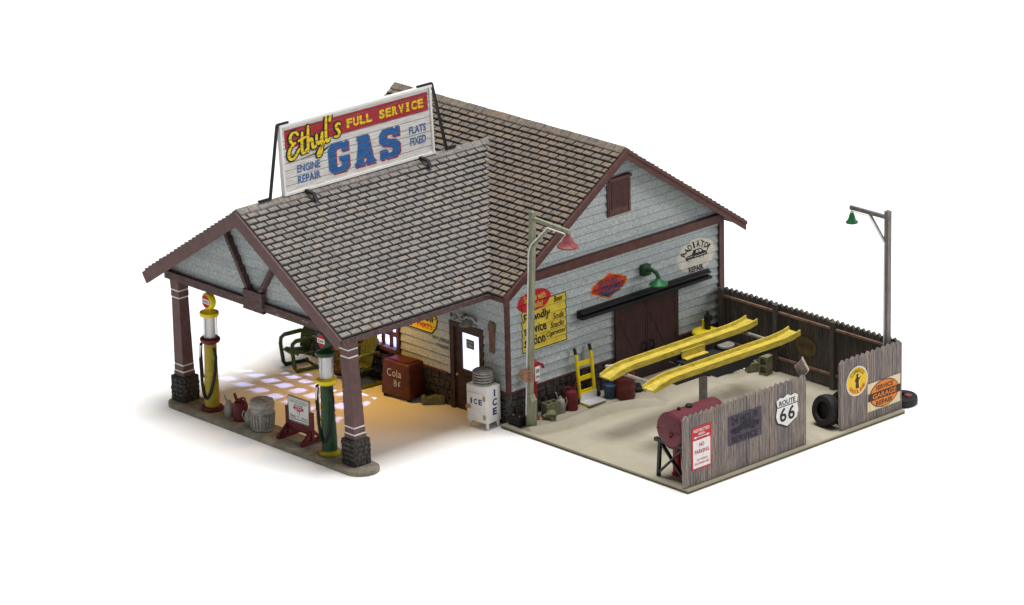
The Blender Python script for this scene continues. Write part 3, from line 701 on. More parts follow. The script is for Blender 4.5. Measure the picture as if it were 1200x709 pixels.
for ch, adv in zip("Ethyl's", (.72, .46, .60, .50, .36, .24, .5)):
    for st_k in SC[ch]:
        sc_ = .76 if ch == 'E' else .66
        pts = []
        for a, b in smooth(st_k):
            x, y = cx_+a*.62+b*.16*sc_, b*sc_
            t = R(9.5); pts.append((-2.68+x*.90*math.cos(t)-y*math.sin(t), -.06+x*.92*math.sin(t)+y*math.cos(t)))
        inn += brush(pts, .048); outl += brush(pts, .098)
    cx_ += adv*.62+.03
def lift_parts(parts, start):   # overlapping strokes of one colour: each a hair above the last
    return parts
dB.mesh('name_outline', 'ink', outl+[poly([(-2.3, -.10), (-1.3, .02), (-.95, .12), (-1.3, -.04)])], 2, bs); dB.mesh('name_lettering', 'signyellow', inn, 4, bs)
# slab letters G A S on a 10 x 12 grid
G_ = [[(0, 2), (2, 0), (8, 0), (10, 2), (10, 6.4), (5.2, 6.4), (5.2, 4.6), (6.4, 4.6), (6.4, 3), (5.8, 2.2), (4.4, 2.2), (3.6, 3), (3.6, 9), (4.4, 9.8), (5.8, 9.8), (6.6, 9), (6.6, 8), (10, 8), (10, 12), (8.4, 12), (8, 11.2), (7, 12), (2, 12), (0, 10)]]
A_ = [[(0, 0), (4.6, 0), (4.6, 1.8), (3.9, 1.8), (4.2, 3.2), (5.8, 3.2), (6.1, 1.8), (5.4, 1.8), (5.4, 0), (10, 0), (10, 1.8), (9.2, 1.8), (7.4, 12), (1.6, 12), (1.6, 10.2), (2.4, 10.2), (.8, 1.8), (0, 1.8)]]
S_ = [[(0, 4), (0, 0), (1.6, 0), (2, .8), (3, 0), (8, 0), (10, 2), (10, 5.4), (8.6, 7), (4, 8), (3.6, 8.6), (3.6, 9.4), (4.4, 9.9), (5.8, 9.9), (6.6, 9), (6.6, 8.2), (10, 8.2), (10, 12), (8.4, 12), (8, 11.2), (7, 12), (2, 12), (0, 10), (0, 7), (1.4, 5.4), (6, 4.4), (6.4, 3.8), (6.4, 2.9), (5.6, 2.2), (4.4, 2.2), (3.6, 3), (3.6, 4)]]
def tri(pts):
    from mathutils.geometry import tessellate_polygon
    return list(pts), [list(f) for f in tessellate_polygon([[Vector((a, b, 0)) for a, b in pts]])]
def glyph(gl, x, y, w, h): return [tri([(x+a*w/10, y+b*h/12) for a, b in p]) for p in gl]
gx = [-1.06, -.08, .90]; gl = []; gr = []
for (x, L__) in zip(gx, (G_, A_, S_)): gl += glyph(L__, x-.12, -.80, .78, .90); gr += glyph(L__, x-.075, -.84, .78, .90)
dB.mesh('gas_shadow', 'signred', gr, 1, bs); dB.mesh('gas_lettering', 'signblue', gl, 2, bs)
dB.mesh('small_lettering', 'navy', [txt('ENGINE', -1.93, -.36, .86, .23, .02), txt('REPAIR', -1.93, -.68, .86, .23, .02), txt('FLATS', 2.28, -.16, .66, .23, .02), txt('FIXED', 2.28, -.50, .62, .23, .02)], 1, bs)
st = MB()
st.bar((-.02, BY0-.10, BZ1+.08), (-.02, BY0-.55, .02), .07, .07, (1, 0, 0)); st.bar((-.02, BY0-.10, BZ1+.09), (-.02, BY0+.32, BZ1+.09), .07, .05); st.bar((-.02, BY0-.52, .05), (-.02, BY0-.98, .05), .08, .05)
st.bar((-.02, BY1+.10, BZ1+.08), (-.02, BY1+.52, .02), .07, .07, (1, 0, 0)); st.bar((-.02, BY1+.10, BZ1+.09), (-.02, BY1-.48, BZ1+.09), .07, .05); st.bar((-.02, BY1+.49, .05), (-.02, BY1+.88, .05), .08, .05)
st.build('steel_strut', 'black', bs)
for y in (-3.62, .78):
    k = MB(); k.bar((.02, y, .02), (.30, y+.06, -.06), .12, .06); k.bar((.30, y+.06, -.04), (.42, y+.06, -.26), .12, .05); k.build('foot_bracket', 'black', bs)

# ------------------------------------------------------------------ signs on the walls
gw = lambda y, z: Decal((0, y, z), (0, 1, 0), (0, 0, 1), (1, 0, 0), True)
sg = thing('wall_sign', 'large yellow painted advert with red oval on the grey siding behind the sage lamp post', 'sign', (0, 0, 0))
D = gw(1.42, 2.72)
D.mesh('sign_panel', 'wallyellow', [rect(-.88, -.74, .86, .70)], 0, sg); D.mesh('sign_border', 'ink', [rect(-.90, -.76, -.875, .70), rect(.855, -.76, .88, .72), rect(-.875, -.76, .855, -.735), rect(-.1, .695, .855, .72)], 1, sg)
D.mesh('red_oval', 'wallred', [ell(-.40, .76, .66, .33, rot=.04)], 1, sg)
D.mesh('oval_lettering', 'wallyellow', [txt('Service with', -.38, .86, .86, .19, .01, .2), txt('a Smile!', -.36, .62, .62, .18, .01, .2)], 2, sg)
D.mesh('black_lettering', 'ink', [txt('Friendly', -.30, .24, 1.04, .34, .022), txt('service', -.36, -.10, .88, .26, .022), txt('station', -.40, -.46, .82, .30, .022)], 2, sg)
D.mesh('script_lettering', 'ink', [txt('Beer', .56, .60, .38, .17, .012, .4), txt('Soda', .54, .08, .44, .17, .012, .4), txt('Snacks', .50, -.17, .56, .17, .012, .4), txt('Cigarettes', .44, -.43, .76, .18, .012, .4)], 2, sg)
sg = thing('wall_sign', 'small orange red hexagonal sign above the sliding door rail', 'sign')
D = gw(4.04, 3.20)
hexp = [(-.72, .10), (.02, .40), (.76, .12), (.72, -.10), (.02, -.42), (-.74, -.12)]
D.mesh('sign_panel', 'hexorange', [poly(hexp)], 0, sg); D.mesh('red_field', 'hexred', [poly([(a*.93, b*.9) for a, b in hexp])], 1, sg)
D.mesh('sign_lettering', 'bluegrey', [txt('THE DOUBLE', -.05, .12, .80, .15, .02, .1), txt('DYNAMIC', .08, -.06, 1.02, .22, .03, .1), poly([(-.5, -.13), (.5, -.20), (.2, -.30), (-.05, -.34), (-.3, -.25)])], 2, sg)
sg = thing('wall_sign', 'round cream radiator repair sign with a black car above the door rail end', 'sign')
D = gw(7.68, 3.26)
D.mesh('sign_panel', 'ovalcream', [ell(0, 0, .80, .52)], 0, sg)
D.mesh('sign_lettering', 'fadedblack', arc_txt('RADIATOR', 0, -.04, .60, .38, 160, 20, .19, .03)+[txt('REPAIR', .0, -.415, .62, .16, .03)], 1, sg)
D.mesh('car_emblem', 'fadedblack', [car_shape(0, .0, .92, .44)], 1, sg)
D.mesh('car_highlight', 'ovalcream', [poly([(-.02, .08), (.02, .15), (.10, .15), (.10, .08)]), poly([(.13, .08), (.13, .15), (.19, .15), (.25, .08)]), ell(-.27, -.10, .06, .05, 16), ell(.25, -.10, .06, .05, 16), rect(-.40, .0, -.16, .015), rect(-.1, -.02, .4, -.005)], 2, sg)
fw = lambda x, z: Decal((x, 0, z), (1, 0, 0), (0, 0, 1), (0, -1, 0), True)
sg = thing('wall_sign', 'yellow lozenge shaped motor parts sign with green rim on the wall left of the door', 'sign')
D = fw(-3.92, 2.28)
o8 = [(-1.0, -.16), (-.78, -.34), (.74, -.34), (.96, -.06), (.96, .22), (.78, .36), (-.78, .36), (-1.0, .16)]
M['dgreen_rim'] = mat('rim_green', (0.012, 0.05, 0.02), .7, .2)
D.mesh('sign_rim', 'dgreen_rim', [poly(o8)], 0, sg); D.mesh('sign_panel', 'signyellow', [poly([(a*.94, b*.88) for a, b in o8])], 1, sg)
D.mesh('green_lettering', 'dgreen_rim', [txt('Motoroil', .12, .16, 1.4, .30, .03, .25), ell(-.22, -.12, .10, .16, 20)], 2, sg)
D.mesh('red_lettering', 'wallred', [txt('PARTS', .38, -.14, .66, .17, .015), txt('LUBE', -.62, -.14, .42, .17, .015)], 2, sg)
sg = thing('wall_lettering', 'two short lines of black painted words on the siding left of the door frame', 'lettering')
D = fw(-2.80, 1.76)
D.mesh('painted_words', 'ink', [txt('NO CHARGE', -.05, .10, .72, .12, .015), txt('TOILETS', .06, -.10, .56, .12, .015)], 0, sg)
# thermometer plaque right of the door
th = thing('thermometer_plaque', 'narrow rusty brown thermometer plaque on the siding right of the door', 'thermometer', (-.57, -.075, 2.0))
MB().prism([(-.10, 0), (.10, 0), (.12, .62), (.15, .72), (.15, .86), (.08, .96), (-.08, .96), (-.15, .86), (-.15, .72), (-.12, .62)], 0, .03, (Vector((0, 0, 0)), Vector((1, 0, 0)), Vector((0, 0, 1)), Vector((0, -1, 0)))).build('plaque', mat('rusty_plaque', (.17, .13, .075), .7, dark=(.05, .03, .02), scale=6), th)
MB().cyl((0, -.035, .12), (0, -.035, .70), .018).build('tube', 'wallred', th)
# lamp over the door
dl = thing('wall_lamp', 'dusty grey gooseneck lamp over the front door', 'lamp', (-1.72, -.06, 2.78))
MB().box((-.5, -.05, -.16), (.5, 0, -.10)).box((-.08, -.06, -.1), (.08, 0, .12)).build('wall_plate', 'grey', dl)
MB().tube([(-.45, -.06, .0), (-.42, -.20, .10), (-.3, -.26, .02), (-.2, -.22, .10), (-.05, -.26, .04), (.1, -.22, .12), (.2, -.28, .08), (.34, -.26, .20), (.44, -.16, .16), (.5, -.05, .0)], .045).build('lamp_arm', 'grey', dl)
MB().lathe([(.04, .12), (.09, .08), (.2, -.02), (.21, -.05), (.0, -.02)], 20, TX(.30, -.26, -.02)).build('lamp_shade', 'grey', dl)
# green lamp over the sliding door
gl_ = thing('wall_lamp', 'green gooseneck lamp over the dark red sliding door', 'lamp', (.05, 5.45, 3.36))
MB().box((0, -.16, -.17), (.20, .16, .17), bev=.03).build('wall_box', 'green', gl_)
MB().tube([(.18, 0, .02), (.36, .02, .05), (.52, .04, .0), (.60, .05, -.12), (.60, .05, -.24)], .065).build('lamp_arm', 'green', gl_)
MB().lathe([(.07, .06), (.12, -.01), (.26, -.08), (.29, -.12), (.26, -.15), (.0, -.10)], 28, TX(.60, .05, -.22)).build('lamp_shade', 'bgreen', gl_)
# porch light fitting the warm light comes from
pl = thing('porch_light', 'small warm bulb fitting hanging under the canopy roof', 'lamp', (-4.9, -1.7, -.55))
MB().cyl((0, 0, 4.55), (0, 0, 6.5), .025).lathe([(.05, 4.62), (.20, 4.50), (.21, 4.46), (.0, 4.52)], 18).build('fitting', 'black', pl)

# ------------------------------------------------------------------ fences
def pickets(mb, O, u, n, L_, h, w=.213, th=.10, tip=.11, z0=.02, mstep=0.0):
    k = round(L_/w); w = L_/k
    for i in range(k):
        c = (i+.5)*w; hh = h+random.uniform(-.012, .012)
        top = lambda q: hh-tip*abs(q-c)/(w/2)
        cuts = [i*w+.003]+[i*w+w*(q/5+random.uniform(-.05, .05)) for q in (1, 2, 3, 4)]+[(i+1)*w-.003]; rn = random.random()
        for a, b in zip(cuts, cuts[1:]):
            e = random.uniform(-.012, .006); g_ = .006
            P = lambda s_, z, d: O+u*s_+n*d+Vector((0, 0, z))
            prof = [(a, z0), (b, z0), (b, top(b))]+([(c, hh)] if a < c < b else [])+[(a, top(a))]
            kk = len(prof); m_ = (a+b)/2
            vs = [P(s_, z, -th) for s_, z in prof]+[P(s_, z, e-.014) for s_, z in prof]+[P(m_+(s_-m_)*(1-2*g_/(b-a)), z, e) for s_, z in prof]
            fs = [list(reversed(range(kk))), list(range(2*kk, 3*kk))]
            for q in range(kk):
                q2 = (q+1) % kk; fs += [(q, q2, kk+q2, kk+q), (kk+q, kk+q2, 2*kk+q2, 2*kk+q)]
            mb.add(vs, fs, min(1, max(0, rn+random.uniform(-.25, .25))))
fx, fy, fz = Vector((1, 0, 0)), Vector((0, 1, 0)), Vector((0, 0, 1))
f1 = thing('picket_fence', 'long weathered picket fence with the Route 66 shield at the front of the yard', 'fence', (7.5, -.33, 0))
p = MB(); pickets(p, Vector((0, 0, 0)), fy, fx, 4.90, 2.13); p.build('picket_panel', 'wood', f1)
p = MB().box((-.16, .05, .25), (-.10, 4.85, .37)).box((-.16, .05, 1.75), (-.10, 4.85, 1.87)); p.build('rail', 'railwood', f1)
f2 = thing('picket_fence', 'short weathered picket fence with yellow and orange signs at the right end', 'fence', (7.5, 6.02, 0))
p = MB(); pickets(p, Vector((0, 0, 0)), fy, fx, 2.60, 2.13); p.build('picket_panel', 'wood', f2)
p = MB().box((-.16, .05, .25), (-.10, 2.4, .37)).box((-.16, .05, 1.75), (-.10, 2.4, 1.87)); p.build('rail', 'railwood', f2)
f3 = thing('picket_fence', 'dark picket fence with posts along the back of the yard', 'fence', (.12, 8.56, 0))
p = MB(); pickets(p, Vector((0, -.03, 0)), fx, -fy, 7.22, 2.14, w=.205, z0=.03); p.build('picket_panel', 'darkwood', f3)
p = MB().box((.1, -.10, 1.83), (7.2, -.031, 1.90)).box((.1, -.10, .40), (7.2, -.031, .47)); p.build('rail', 'railwood', f3)
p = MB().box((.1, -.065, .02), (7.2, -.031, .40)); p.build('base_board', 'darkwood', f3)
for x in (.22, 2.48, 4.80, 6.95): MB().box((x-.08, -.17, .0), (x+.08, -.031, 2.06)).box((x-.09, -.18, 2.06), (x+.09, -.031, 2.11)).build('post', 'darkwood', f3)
# loose board panel at the end of the long fence
lp = thing('board_panel', 'small tilted panel of raw edged boards at the gap end of the long fence', 'board', (7.25, 4.64, 0))
p = MB(); dv = Vector((0, .25, -.415)); wv = Vector((-.27, .02, -.30)); nn = dv.cross(wv).normalized()
if nn.x < 0: nn = -nn
c_ = Vector((.0, .02, 2.24))
def slab(mb, u0, u1, w0, w1, h0, h1):
    q = [c_+dv*a+wv*b for a, b in ((u0, w0), (u1, w0), (u1, w1), (u0, w1))]
    mb.add([v+nn*h0 for v in q]+[v+nn*h1 for v in q], [(3, 2, 1, 0), (4, 5, 6, 7), (0, 1, 5, 4), (1, 2, 6, 5), (2, 3, 7, 6), (3, 0, 4, 7)], random.random())
for i in range(5): slab(p, -.5, .5, -.5+i*.2+.012, -.5+(i+1)*.2-.012, -.02, .03)
p.build('boards', 'wood', lp)
p = MB(); slab(p, -.56, .56, -.58, -.5, -.03, .05); slab(p, -.56, .56, .5, .58, -.03, .05); slab(p, .5, .57, -.5, .5, -.03, .045); p.build('edging', 'rawwood', lp)
MB().box((-.06, -.05, .002), (.06, .05, 2.02)).build('stub_post', 'wood', lp)
# signs on the fences
fd = lambda y, z: Decal((7.505, y, z), (0, 1, 0), (0, 0, 1), (1, 0, 0))
sg = thing('fence_sign', 'red and white no parking sign on the near end of the long fence', 'sign')
D = fd(.335, 1.08)
D.mesh('sign_panel', 'fred', [rect(-.39, -.62, .39, .64)], 0, sg); D.mesh('white_field', 'fwhite', [rect(-.34, -.57, .34, .25)], 1, sg)
D.mesh('white_lettering', 'fwhite', [txt('RESTRICTED', 0, .53, .62, .09, .015), txt('AREA', 0, .42, .26, .08, .015), rect(-.22, .325, .22, .345), poly([(-.32, .335), (-.21, .375), (-.21, .295)]), poly([(.32, .335), (.21, .295), (.21, .375)])], 1, sg)
D.mesh('red_lettering', 'fred', [txt('NO', 0, .10, .20, .12, .02), txt('PARKING', 0, -.10, .56, .12, .02), txt('NO STOPPING', .02, -.34, .42, .055, .012), txt('OR STANDING HERE', 0, -.45, .58, .055, .012)], 2, sg)
sg = thing('fence_sign', 'faded purple painted panel with dark car in the middle of the long fence', 'sign')
D = fd(2.07, 1.24)
D.mesh('sign_panel', 'fpurple', [rect(-.67, -.44, .67, .43)], 0, sg)
D.mesh('dark_lettering', 'fpurpleink', [txt('24 HOUR', 0, .26, 1.10, .22, .03), txt('SERVICE', 0, -.30, 1.06, .18, .03), car_shape(0, .0, 1.15, .44)], 1, sg)
sg = thing('fence_sign', 'white Route 66 shield on the far end of the long fence', 'sign')
D = fd(3.78, 1.28)
shp = [(-.44, .34), (-.30, .42), (-.16, .38), (0, .46), (.16, .38), (.30, .42), (.44, .34), (.40, .16), (.46, -.12), (.38, -.32), (.20, -.40), (0, -.50), (-.20, -.40), (-.38, -.32), (-.46, -.12), (-.40, .16)]
D.mesh('shield_shadow', 'fpurpleink', [poly([(a*1.02-.03, b*1.02-.035) for a, b in shp])], 0, sg); D.mesh('shield', 'fwhite', [poly(shp)], 1, sg)
D.mesh('sign_lettering', 'ink', [txt('ROUTE', 0, .24, .66, .15, .022), txt('6', -.17, -.12, .27, .42, .02), txt('6', .17, -.12, .27, .42, .02)], 2, sg)
D.mesh('divider', 'ink', [rect(-.40, .12, .41, .145)], 2, sg)
sg = thing('fence_sign', 'round yellow gasoline sign with a standing figure on the short fence', 'sign')
D = fd(6.69, 1.37)
D.mesh('sign_rim', 'fwhite', [ell(0, 0, .45, .45)], 0, sg); D.mesh('sign_panel', 'fyellow', [ell(0, 0, .415, .415)], 1, sg)
D.mesh('sign_lettering', 'fbrown', arc_txt('CONOCO', 0, 0, .32, .32, 148, 32, .12, .02), 2, sg)
D.mesh('red_lettering', 'fred', arc_txt('GASOLINE', 0, 0, .32, .32, 205, 335, .11, .02, True), 2, sg)
D.mesh('figure_emblem', 'fbrown', [poly([(-.07, -.22), (-.06, -.02), (-.11, .02), (-.06, .10), (-.03, .13), (-.05, .19), (0, .23), (.05, .19), (.03, .13), (.07, .09), (.16, .12), (.07, .03), (.05, -.04), (.08, -.22)])], 2, sg)
sg = thing('fence_sign', 'orange oval garage repair sign on cream ground on the short fence', 'sign')
D = fd(7.84, .72)
D.mesh('sign_panel', 'fcream', [rect(-.70, -.44, .70, .42)], 0, sg); D.mesh('oval_rim', 'fbrown', [ell(0, 0, .62, .42)], 1, sg); D.mesh('oval', 'forange', [ell(0, 0, .59, .395)], 2, sg)
D.mesh('dark_bar', 'fbrown', [rect(-.68, -.13, .68, .10)], 3, sg)
D.mesh('bar_lettering', 'forange', [txt('GARAGE', 0, -.015, 1.0, .155, .02)], 4, sg)
D.mesh('dark_lettering', 'fbrown', [txt('SERVICE', 0, .22, .74, .14, .02), txt('REPAIR', 0, -.255, .70, .14, .02)], 3, sg)
sg = thing('fence_sign', 'faded ochre poster on the dark back fence beyond the near ramp end', 'poster')
D = Decal((3.80, 8.505, 1.06), (1, 0, 0), (0, 0, 1), (0, -1, 0))
D.mesh('poster', 'faded', [ell(0, 0, .42, .30)], 1, sg); D.mesh('poster_lettering', 'fadedred', [txt('GARAGE', 0, .02, .6, .14, .02)], 2, sg)
sg = thing('fence_sign', 'small faded red round poster on the dark back fence under the near ramp', 'poster')
D = Decal((2.92, 8.505, .72), (1, 0, 0), (0, 0, 1), (0, -1, 0)); D.mesh('poster', 'fadedred', [ring(0, 0, .18, .18, .07), ell(0, 0, .06, .06, 16)], 1, sg)

# ------------------------------------------------------------------ pumps
def pump(label, loc, rot, mbody, mcol, mbase, mcap, mlever):
    T = thing('gas_pump', label, 'gas pump', loc, rot=rot, group='visible gas pumps on the island')
    MB().lathe([(.32, 0), (.33, .03), (.31, .11), (.24, .13)], 28).build('pump_base', mbase, T)
    MB().lathe([(.22, .10), (.225, .5), (.20, 1.2), (.185, 1.75), (.19, 2.0), (.17, 2.08)], 28).build('pump_body', mbody, T)
    MB().lathe([(.16, 2.05), (.27, 2.12), (.30, 2.17), (.30, 2.22), (.26, 2.26), (.17, 2.28)], 28).build('collar', mcol, T)
    MB().lathe([(.155, 2.26), (.155, 2.92)], 24).build('measuring_cylinder', 'chrome', T)
    MB().lathe([(.20, 2.27), (.20, 2.93)], 24).build('glass_cylinder', 'pumpglass', T)
    for k in range(3):
        a = R(50+120*k); MB().cyl((.215*math.cos(a), .215*math.sin(a), 2.2), (.215*math.cos(a), .215*math.sin(a), 2.97), .011, n=8).build('tie_rod', 'grey', T)
    MB().lathe([(.10, 2.90), (.27, 2.93), (.29, 2.98), (.28, 3.04), (.14, 3.10), (.10, 3.16), (.0, 3.16)], 28).build('cap', mcap, T)
    # globe: a thick disc facing the road
    prof = [(.0, -.11), (.21, -.11), (.25, -.075), (.258, 0), (.25, .075), (.21, .11), (.0, .11)]
    gb = MB().lathe(prof, 32, TX(0, 0, 3.38) @ RX(R(90))).build('globe', mcap, T)
    dd = Decal((0, -.112, 3.38), (1, 0, 0), (0, 0, 1), (0, -1, 0))
    dd.mesh('globe_emblem', 'wallred', [ell(0, 0, .19, .19)], 0, gb); dd.mesh('emblem_bar', 'white', [rect(-.175, -.07, .175, .07)], 1, gb)
    dd.mesh('emblem_lettering', 'ink', [txt('GAS', 0, 0, .26, .08, .02)], 2, gb)
    # hose from the collar, looping down in front and up again
    pts = []
    for k in range(25):
        t = k/24; a = math.pi*t
        pts.append((-.25+.66*t-.03*math.sin(a), -.20-.10*math.sin(a)+.10*t, 1.95-.30*t-1.42*math.sin(a)**.65*(1-.05*t)))
    pts = [(-.18, -.10, 2.06), (-.24, -.16, 2.02)]+pts[1:-1]+[(.34, -.05, 1.72), (.22, -.02, 1.98)]
    MB().tube(pts, .048, 8).build('hose', 'rubber', T)
    MB().cyl((-.20, -.20, 1.98), (-.20, -.25, 1.62), .03, .02, 8).build('nozzle', 'chrome', T)
    lv_ = MB().cyl((-.33, -.06, .95), (-.36, -.08, 1.78), .028, n=8); lv_.box((-.34, -.09, .93), (-.15, -.03, .99)); lv_.build('pump_lever', mlever, T)
    return T
pump('olive yellow gas pump with yellow globe beside the far left canopy post', (-7.12, -5.30, 0), (0, R(1.2), R(-4)), 'yolive', 'dred', 'dred', 'yellow', 'red')
pump('dark green gas pump with green globe beside the near canopy post', (-1.80, -5.32, 0), (R(-1.0), R(-2.6), R(-4)), 'green', 'yellow', 'yolive', 'green', 'yolive')

# ------------------------------------------------------------------ things on the island
def oil_can(label, loc, rz, m='galv', s=1.0, group='oil cans'):
    T = thing('oil_can', label, 'oil can', loc, rz, group)
    MB().lathe([(.13*s, 0), (.14*s, .02), (.135*s, .28*s), (.10*s, .38*s), (.05*s, .42*s), (.045*s, .46*s), (0, .46*s)], 18).build('can', m, T)
    MB().tube([(.05*s, 0, .38*s), (.10*s, 0, .48*s), (.13*s, 0, .60*s)], .022*s, 8).build('spout', m, T)
    MB().tube([(-.11*s, 0, .36*s), (-.16*s, 0, .42*s), (-.19*s, 0, .30*s), (-.14*s, 0, .15*s)], .016*s, 8).build('handle', m, T)
    return T
def gas_can(label, loc, rz, group='red gas cans'):
    T = thing('gas_can', label, 'gas can', loc, rz, group)
    MB().lathe([(.22, 0), (.225, .03), (.215, .06), (.225, .30), (.21, .50), (.18, .56), (.06, .60), (.06, .66), (0, .66)], 22).build('can', 'dred', T)
    MB().cyl((-.10, 0, .54), (-.20, 0, .80), .055, .04, 10).build('spout', 'dred', T)
    MB().tube([(.02, 0, .58), (.06, 0, .70), (.15, 0, .68), (.17, 0, .54)], .03, 8).build('handle', 'dred', T)
    return T
oil_can('small tarnished oil can on the island right of the yellow pump', (-6.25, -5.36, 0), R(200), s=1.1)
gas_can('red gas can on the island between two tarnished oil cans', (-5.80, -5.30, 0), R(20))
oil_can('small tarnished oil can tucked against the ribbed trash can', (-5.28, -5.40, 0), R(60), s=1.1)
tc = thing('trash_can', 'dented galvanised trash can with lid on the pump island', 'trash can', (-4.74, -5.36, 0))
p = MB().lathe([(.31, 0), (.33, .04), (.32, .07), (.34, .56), (.36, .58), (.345, .60), (.345, .66), (.36, .68), (.345, .70), (.345, .77)], 30)
for k in range(22):
    a = 2*math.pi*k/22; p.bar((.325*math.cos(a), .325*math.sin(a), .10), (.355*math.cos(a), .355*math.sin(a), .52), .045, .06, (math.cos(a), math.sin(a), 0))
p.build('bin', 'galv', tc)
MB().lathe([(.345, .75), (.372, .77), (.372, .83), (.35, .85), (.335, .90), (.29, .905), (.27, .93), (.19, .935), (.17, .955), (.09, .96), (.08, .99), (0, 1.0)], 30).build('lid', 'galv', tc)
MB().tube([(-.36, -.02, .60), (-.44, -.05, .62), (-.44, -.05, .48), (-.37, -.04, .46)], .025, 8).build('handle', 'galv', tc)
# standing sign
sb = thing('sandwich_sign', 'small white notice board in a dark red wooden stand on the island', 'sign', (-3.30, -5.15, 0), R(2))
p = MB()
for x in (-.50, .50): p.box((x-.06, -.05, .10), (x+.06, .05, .92)); p.bar((x, -.42, .06), (x, .42, .06), .13, .12); p.bar((x, -.34, .10), (x, -.04, .36), .08, .08); p.bar((x, .34, .10), (x, .04, .36), .08, .08)
p.box((-.44, -.04, .24), (.44, .04, .46)); p.build('stand', 'dred', sb)
MB().box((-.46, -.03, .50), (.46, .02, 1.27)).build('frame', 'grey', sb)
D = Decal((0, -.03, .885), (1, 0, 0), (0, 0, 1), (0, -1, 0))
D.mesh('board', 'white', [rect(-.42, -.345, .42, .345)], 0, sb); D.mesh('rule', 'ink', [rect(-.40, -.29, .40, -.275), rect(-.40, .30, .40, .31)], 1, sb)
D.mesh('green_lettering', 'bgreen', [txt('SERVICE STATION', 0, .24, .72, .07, .01)], 1, sb)
D.mesh('black_lettering', 'ink', [txt('REST ROOMS', 0, .15, .36, .06, .01), txt('Clean', -.25, -.20, .24, .08, 0, .3), txt('Always', .24, -.21, .28, .08, 0, .3)], 1, sb)
D.mesh('red_triangle', 'wallred', [poly([(-.20, .10), (.20, .10), (.22, .03), (.06, -.02), (0, -.22), (-.06, -.02), (-.22, .03)])], 1, sb)
D.mesh('triangle_lettering', 'white', [txt('GAS', 0, .05, .26, .06, .015), rect(-.025, -.15, .025, -.02)], 2, sb)

# ------------------------------------------------------------------ under the canopy
def chair(label, loc, rz, m):
    T = thing('metal_armchair', label, 'chair', loc, rz, 'metal shell back armchairs')
    # shell back with ribs, seat, tube arms (chair faces -y)
    bk = MB(); n = 9; vs = []
    for i in range(n):
        a = -1+2*i/(n-1)
        top = .62-.13*abs(a)**3+.03*(1-abs(a)); rb_ = .02*(1 if i % 2 else -1)
        for z, dy in ((.42, 0), (.75, .06), (.42+top, .18)):
            for th_ in (0, -.03): vs.append((a*.33*(1 if z > .5 else .9), .26+dy-.07*a*a*-1*-1+rb_+th_, z))
    for i in range(n-1):
        o, q = i*6, (i+1)*6
        for s_ in (0, 2): bk.add([vs[o+s_], vs[q+s_], vs[q+s_+2], vs[o+s_+2]], [(0, 1, 2, 3)]); bk.add([vs[o+s_+1], vs[q+s_+1], vs[q+s_+3], vs[o+s_+3]], [(3, 2, 1, 0)])
        bk.add([vs[o+4], vs[q+4], vs[q+5], vs[o+5]], [(0, 1, 2, 3)])
    bk.build('backrest', m, T)
    st_ = MB(); pr = [(-.32, .44), (-.25, .47), (.0, .42), (.22, .40), (.27, .44), (.27, .40), (.2, .36), (0, .38), (-.25, .43), (-.32, .40)]
    st_.prism([(a, b) for a, b in pr], -.31, .31, (Vector((0, 0, 0)), Vector((0, 1, 0)), Vector((0, 0, 1)), Vector((1, 0, 0)))); st_.build('seat', m, T)
    for sx in (-.40, .40):
        MB().tube([(sx*.9, .32, .72), (sx, .22, .76), (sx, -.25, .74), (sx, -.34, .68), (sx, -.36, .55), (sx, -.30, .12), (sx, -.24, .04), (sx, .0, .03), (sx, .34, .03), (sx, .40, .05)], .052, 8).build('arm_frame', m, T)
    MB().tube([(-.40, -.20, .42), (.40, -.20, .42)], .03).build('cross_tube', m, T); MB().tube([(-.40, .34, .04), (.40, .34, .04)], .03).build('cross_tube', m, T)
    return T
chair('moss green metal armchair at the open left end of the porch', (-8.28, -.95, GZ), R(-13), 'chairgreen').scale = (.95, 1.2, 1.36)
chair('olive yellow metal armchair between the dark red drinks cooler and the basket', (-5.86, -.58, GZ), R(-9), 'chairolive').scale = (1.1, 1.15, 1.36)
bk = thing('wicker_basket', 'tall brown woven basket standing by the wall between the two armchairs', 'basket', (-6.98, -.42, GZ))
p = MB()
for k in range(9): p.lathe([(.22+.012*(k % 2), .06+k*.085), (.245+.012*(k % 2), .10+k*.085), (.22+.012*(k % 2), .145+k*.085)], 20)
p.build('basket', 'wicker', bk); MB().lathe([(.24, 0), (.25, .06), (.22, .08)], 20).build('base', 'black', bk)
p = MB()
for k in range(4): a = k*1.7; p.cyl((.06*math.cos(a), .06*math.sin(a), .7), (.14*math.cos(a), .14*math.sin(a), 1.0+.05*k), .03, n=8)
p.build('rolled_paper', 'white', bk)
co = thing('drinks_cooler', 'rusty red drinks cooler lettered Cola against the porch wall', 'cooler', (-4.13, -.42, GZ), R(6))
p = MB(); bm = bmesh.new(); bmesh.ops.create_cube(bm, size=1)
for v in bm.verts:
    tp = 1 if v.co.z < 0 else .90
    v.co = Vector((v.co.x*1.16*tp, v.co.y*.76*tp, .07+(v.co.z+.5)*1.06))
bmesh.ops.bevel(bm, geom=bm.edges[:], offset=.05, segments=3, affect='EDGES', profile=.5); bm.verts.index_update()
p.add([v.co.copy() for v in bm.verts], [[v.index for v in f.verts] for f in bm.faces], .5, True); bm.free(); p.build('cabinet', 'cola', co)
MB().box((-.42, -.20, 1.12), (.42, .22, 1.165), bev=.015).build('lid', 'cola', co)
p = MB(); [p.box((x-.05, y-.05, 0), (x+.05, y+.05, .09)) for x in (-.48, .48) for y in (-.28, .28)]; p.build('foot', 'black', co)
